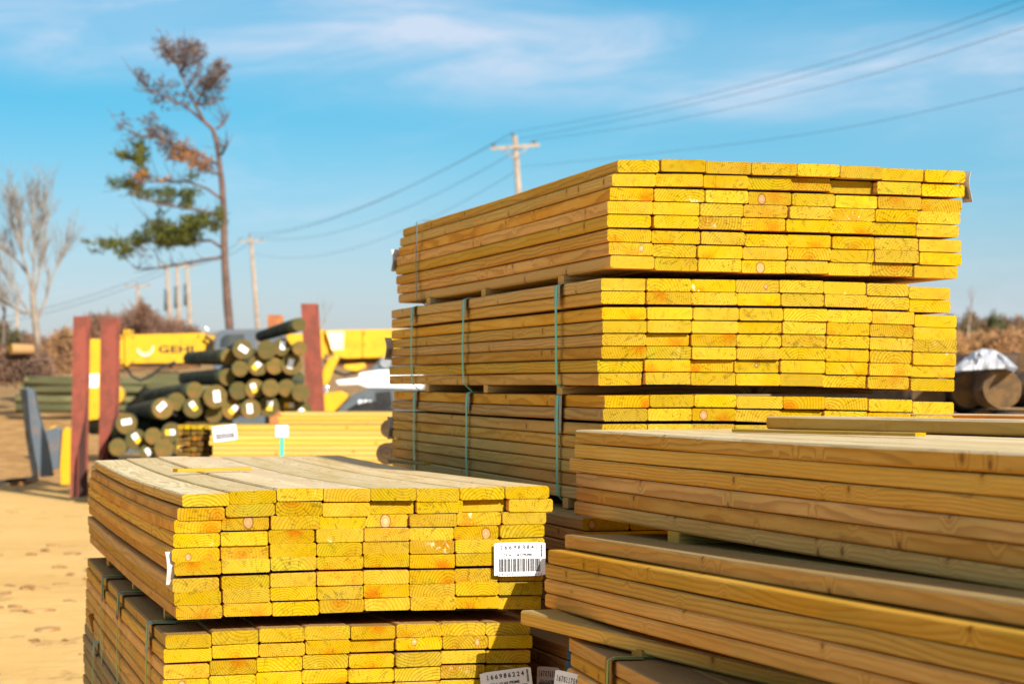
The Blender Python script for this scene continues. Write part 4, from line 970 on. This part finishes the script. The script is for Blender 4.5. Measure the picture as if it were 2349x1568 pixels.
def fan_tree(label, Y, trunk, limbs, seed, r0):
    rr = random.Random(seed); o0_ = at(*trunk[0], Y); bm = bmesh.new()
    def pt(px, py, dy=0): return at(px, py, Y)+Vector((0, dy, 0))-o0_
    tube(bm, [pt(*q) for q in trunk], [r0*(1-.4*i/len(trunk)) for i in range(len(trunk))], 8)
    def sub(p, d_, L, r, lv):
        pts = [p]
        for i in range(4):
            d_ = (d_+Vector((rr.gauss(0, .12), rr.gauss(0, .12), .10))).normalized(); pts.append(pts[-1]+d_*L/4)
        tube(bm, pts, [r, r*.8, r*.6, r*.45, r*.3], 4 if lv == 0 else 3, cap=False)
        if lv < 2:
            for _ in range(4):
                q = rr.randint(1, 4); sub(pts[q], (d_+Vector((rr.gauss(0, .45), rr.gauss(0, .45), rr.gauss(.1, .2)))).normalized(), L*rr.uniform(.45, .7), r*.55, lv+1)
    for lm in limbs:
        dy = rr.uniform(-.8, .8); n_ = len(lm); pts = [pt(*q, dy*i/n_) for i, q in enumerate(lm)]
        tube(bm, pts, [r0*.42*(1-.75*i/(n_-1)) for i in range(n_)], 6, cap=False)
        for _ in range(16):
            t = rr.uniform(.25, 1)*(n_-1); i = min(int(t), n_-2); p = pts[i].lerp(pts[i+1], t-i); d_ = (pts[i+1]-pts[i]).normalized()
            sub(p, (d_+Vector((rr.gauss(0, .4), rr.gauss(0, .4), .15))).normalized(), rr.uniform(.5, 1.1), .016, 0)
    o = finish('bare_tree', bm, M['twig']); o.location = o0_; tag(o, label, 'tree')
fan_tree('tall leafless tree with a wide fan of fine pale branches at the left edge', 88, [(88, 800), (82, 745), (77, 700), (74, 672)],
    [[(74, 672), (66, 630), (52, 580), (38, 520), (22, 470)], [(76, 690), (88, 640), (100, 590), (108, 530), (112, 480)], [(74, 672), (78, 620), (80, 560), (78, 500), (82, 455)], [(66, 630), (40, 600), (10, 575), (-15, 560)],
     [(80, 735), (50, 690), (20, 640), (-10, 600)], [(82, 740), (104, 690), (118, 640), (135, 600), (150, 570)], [(52, 580), (50, 530), (46, 480)], [(80, 560), (95, 520), (100, 470)], [(60, 720), (30, 705), (-5, 690)]], 3, .12)
bare_tree('bare leaning tree at the extreme left edge', 10, 790, 92, 3.8, 5, .5, r0=.07, levels=5, lean=.1)
bare_tree('small bare sapling behind the right steel post', 742, 775, 95, 1.7, 3, .35, r0=.03, levels=4)
bare_tree('thin bare sapling at the right edge behind the tarpaulin', 2222, 790, 80, 2.1, 9, .22, r0=.03, levels=4)

# scrub and brush
M['heap'] = plain('grey_dead_wood', (.20, .14, .10), (.09, .06, .045), .95, 2)
M['brush'] = plain('brown_brush', (.27, .145, .085), (.16, .085, .055), .95, .8)
M['brush_g'] = plain('olive_brush', (.10, .10, .04), (.06, .07, .03), .95, .8)
M['straw'] = plain('dry_straw', (.42, .23, .09), (.32, .17, .08), .95, .9)
def brush(name, label, cat, spots, mat, Y, dens=1.0, q=.10, kind=None, group=None, mat2=None, tall=1.0, stems=True):
    """spots: (px, py_base, rx_px, height_px)"""
    bm = bmesh.new(); k = Y/FPX
    for (px, py, rx, hp) in spots:
        b_ = at(px, py, Y+R.uniform(-2, 2))
        for _ in range(int(rx*hp*dens*.35)):
            u_ = R.gauss(0, .45); hh = R.random()**.8*(1-min(1, abs(u_))**2*.7)
            c = b_+Vector((u_*rx*k*1.2, R.gauss(0, rx*k*.5), hh*hp*k+R.gauss(0, .08)))
            dv = Vector((R.gauss(0, 1), R.gauss(0, 1), R.gauss(.5*tall, 1))).normalized()*q*R.uniform(.6, 2.0)
            s_ = dv.cross(Vector((R.random()-.5, R.random()-.5, R.random()-.5))).normalized()*q*.16
            f = bm.faces.new([bm.verts.new(v) for v in (c-s_, c+s_, c+dv+s_*.4, c+dv-s_*.4)]); f.material_index = 1 if (mat2 and R.random() < .3) else 0
        if stems:
            for _ in range(int(rx*.5)+3):
                u_ = R.gauss(0, .5); p = b_+Vector((u_*rx*k, R.gauss(0, rx*k*.4), 0)); t_ = p+Vector((R.gauss(0, .25), R.gauss(0, .25), hp*k*R.uniform(.6, 1.15)*(1-min(.8, abs(u_))**2)))
                tube(bm, [p, p.lerp(t_, .5)+Vector((R.gauss(0, .1), 0, 0)), t_], [.02, .014, .006], 3, cap=False)
    o = finish(name, bm, [mat, mat2 or mat]); recenter(o); tag(o, label, cat, group, kind); return o
brush('vine_thicket', 'brown leafless vine thicket with a tall vine covered tree behind the yellow boom', 'thicket', [(215, 775, 40, 50), (250, 775, 45, 52), (300, 778, 45, 60), (345, 778, 42, 62), (395, 780, 45, 45), (435, 782, 30, 30), (330, 740, 20, 40), (322, 720, 12, 30)], M['brush'], 84, 1.9, .08)
brush('brush_bank', 'brown bank of dry brush left of the first steel post', 'brush', [(128, 850, 26, 78), (150, 850, 22, 92), (100, 855, 26, 50), (160, 850, 20, 80), (70, 850, 30, 30), (30, 860, 30, 40), (5, 870, 25, 50)], M['straw'], 70, 3.2, .075, mat2=M['brush'])
brush('brush_heap', 'tangled grey heap of cut branches at the left edge', 'brush heap', [(20, 870, 30, 60), (60, 870, 34, 62), (95, 865, 26, 46), (-10, 870, 25, 70)], M['brush'], 66, 3.5, .085, mat2=M['heap'])
log('pale cut trunk lying on the brush heap at the far left', 24, 800, 13, 64.5, (.85, .5, -.03), .55, [M['straw'], M['end']], .9, 'log', None)
brush('evergreen_bush', 'dull green bush at the far left edge behind the brush heap', 'bush', [(5, 790, 24, 50), (38, 795, 20, 34)], M['brush_g'], 96, 1.8, .12, mat2=M['brush'])
brush('scrub', None, None, [(x_, 800, 24, R.uniform(40, 80)) for x_ in range(2130, 2420, 16)], M['brush'], 118, 1.5, .16, kind='stuff', mat2=M['brush_g'])
brush('evergreen_bush', 'dark green bush on the right skyline behind the tan grass', 'bush', [(2278, 795, 13, 70), (2290, 795, 14, 64)], M['brush_g'], 112, 2.6, .13)
brush('evergreen_bush', 'small green bush beside the bare sapling on the right skyline', 'bush', [(2212, 795, 13, 52), (2232, 798, 10, 44)], M['brush_g'], 112, 2.2, .13, mat2=M['brush'])
brush('dry_grass', None, None, [(x_, 832, 26, R.uniform(48, 66)) for x_ in range(2090, 2430, 13)], M['straw'], 62, 4.5, .07, kind='stuff', stems=False)
brush('scrub_line', None, None, [(x_, 800, 24, R.uniform(15, 34)) for x_ in range(440, 1000, 18)], M['brush'], 125, 1.2, .16, kind='stuff')
brush('scrub_line', None, None, [(x_, 800, 24, R.uniform(20, 34)) for x_ in range(-40, 240, 18)], M['brush'], 125, 1.2, .16, kind='stuff')

# ---------------------------------------------------------------- utility poles and wires
M['pole'] = plain('weathered_utility_pole', (.40, .31, .23), (.30, .22, .16), .9, 3)
M['insul'] = plain('insulator', (.12, .16, .18), None, .4, 5)
M['tx'] = plain('transformer_grey', (.06, .09, .11), (.09, .12, .14), .5, 3)
def upole(label, px_top, py_top, px_b, py_b, Y, arm=None, r=.15, xf=False, arm_dy=16, brace=False, tilt=0):
    top_ = at(px_top, py_top, Y); bt = at(px_b, py_b, Y); dirn = (bt-top_); 
    gz = gh(bt.x, Y); k = (gz-.3-top_.z)/dirn.z; bot = top_+dirn*k
    root = empty('utility_pole', label, 'utility pole', bot, 'utility poles')
    bm = bmesh.new(); tube(bm, [Vector((0, 0, 0)), (top_-bot)*.5, top_-bot], [r*1.15, r, r*.8], 10); finish('pole', bm, M['pole'], root)
    tops = []
    if arm:
        c = at(px_top+1, py_top+arm_dy, Y-.2)-bot; hw = arm/2/FPX*Y; hz = hw*tilt
        bm = bmesh.new(); vs = box(bm, (0, 0, 0), (hw*2, .11, .14)); Mx = Matrix.Translation(c) @ Matrix.Rotation(-math.atan2(hz, hw), 4, 'Y')
        bm.transform(Mx); finish('crossarm', bm, M['pole'], root)
        if brace:
            for s_ in (-1, 1):
                bm = bmesh.new(); tube(bm, [c+Vector((s_*hw*.5, -.02, -.07+s_*hz*.5)), c+Vector((s_*hw*.05, -.02, -.55))], .03, 5); finish('brace', bm, M['pole'], root)
        for s_ in (-.88, .78):
            p = c+Vector((s_*hw, 0, s_*hz+.07)); bm = bmesh.new(); tube(bm, [p, p+Vector((0, 0, .08)), p+Vector((0, 0, .16))], [.05, .09, .05], 8); finish('insulator', bm, M['insul'], root); tops.append(bot+p+Vector((0, 0, .17)))
        p = top_-bot; bm = bmesh.new(); tube(bm, [p+Vector((-.08, 0, -.1)), p+Vector((-.08, 0, .12)), p+Vector((-.08, 0, .2))], [.05, .09, .05], 8); finish('insulator', bm, M['insul'], root); tops.append(top_+Vector((-.08, 0, .2)))
    if xf:
        q = at(px_top+xf[0], py_top+xf[1], Y-.3)-bot; bm = bmesh.new(); tube(bm, [q+Vector((0, 0, -xf[2]/FPX*Y/2)), q+Vector((0, 0, xf[2]/FPX*Y/2))], xf[3]/FPX*Y, 10); finish('transformer', bm, M['tx'], root)
    return root, top_, tops
P1 = upole('nearest utility pole with a crossarm, rising behind the tall stack', 1181, 313, 1190, 440, 131, 112, .16, arm_dy=24, brace=True, tilt=.08)
P2 = upole('slim utility pole with a crossarm standing between the pine and the tall stack', 575, 541, 592, 755, 250, 60, .2, arm_dy=12)
P3 = upole('short looking far utility pole with a wide crossarm left of the three poles', 316, 652, 317, 745, 270, 62, .18, arm_dy=5)
for i, (xt, xb) in enumerate(((383, 390), (406, 411), (428, 436))):
    upole(['left', 'middle', 'right'][i]+' pole of three close far utility poles carrying transformers', xt, 606, xb, 745, 255, (44, 0, 46)[i] or None, .2, xf=(-3, 82-i*6, 50, 3.6), arm_dy=4)
upole('small utility pole with insulators near the bare tree at the left edge', 38, 690, 40, 770, 250, 8, .16, arm_dy=8)
M['wire'] = plain('wire', (.05, .06, .07), None, .6, 3)
def wire(label, a, b, sag, r=.028, n=28):
    bm = bmesh.new(); o = a.copy(); pts = [a.lerp(b, i/n)-Vector((0, 0, sag*4*(i/n)*(1-i/n)))-o for i in range(n+1)]
    tube(bm, pts, r, 5, cap=False); w0 = finish('power_line', bm, M['wire']); w0.location = o
    tag(w0, label, 'power line', 'overhead power lines')
# next pole of the line stands behind the camera's right; its arm ends, in the same line as P2 -> P1
def wp(px, py, Y): return at(px, py, Y)
ends = [(2349, 14, 62), (2349, -8, 63), (2349, 66, 61)]
def extend(a, px, py, Y, ysag):
    m_ = at(px, py, Y); d_ = (m_-a); e = a+d_*1.8
    return m_, e
arms = P1[2]
def wire3(label, a, mid_pts, r=.0075):
    """wire through measured points"""
    pts = [a]+[at(*m_) for m_ in mid_pts]; bm = bmesh.new(); o = a.copy(); out = []
    n = len(pts)
    for i in range(n-1):
        p0, p1, p2, p3 = pts[max(i-1, 0)], pts[i], pts[i+1], pts[min(i+2, n-1)]
        for s_ in range(8):
            t = s_/8; out.append(.5*((2*p1)+(p2-p0)*t+(2*p0-5*p1+4*p2-p3)*t*t+(3*p1-p0-3*p2+p3)*t**3)-o)
    out.append(pts[-1]-o); tube(bm, out, r, 5, cap=False); w0 = finish('power_line', bm, M['wire']); w0.location = o
    tag(w0, label, 'power line', 'overhead power lines')
wire3('highest power line from the nearest pole to the upper right corner', arms[2], [(1500, 245, 104), (1900, 143, 81), (2349, -4, 64), (2900, -240, 46)])
wire3('second highest power line, just under the highest one', arms[0]+Vector((0, 0, 0)), [(1500, 259, 103), (1900, 161, 80), (2349, 17, 63), (2900, -210, 46)])
wire3('third power line from the right end of the crossarm to the right edge', arms[1], [(1500, 283, 104), (1900, 197, 81), (2349, 64, 64), (2900, -130, 46)])
wire3('lowest and faintest power line running above the tall stack to the right edge', P1[1]+(at(1185, 384, 131)-at(1181, 313, 131)), [(1500, 352, 104), (1900, 300, 81), (2349, 203, 64), (2900, 60, 46)], .006)
wire('power line from the left crossarm end down to the slim far pole', arms[0], P2[2][0], 1.0, .013)
wire('power line from the top of the nearest pole down to the slim far pole', arms[2], P2[2][2], 1.1, .013)
wire('power line from the right crossarm end down to the slim far pole', arms[1], P2[2][1], 1.5, .013)
wire('lower faint line between the nearest pole and the slim far pole', P1[1]+(at(1185, 392, 131)-at(1181, 313, 131)), P2[1]-Vector((0, 0, 1.5)), 1.8, .010)
for i in range(2):
    wire(['upper', 'lower'][i]+' faint distant line from the three poles to the left edge', at(384, 612+i*12, 255), at(-40, 735+i*12, 270), .6, .02)
    wire(['upper', 'lower'][i]+' faint line between the slim pole and the three poles', at(545+i*30, 556, 250), at(428, 607, 255), .5, .02)
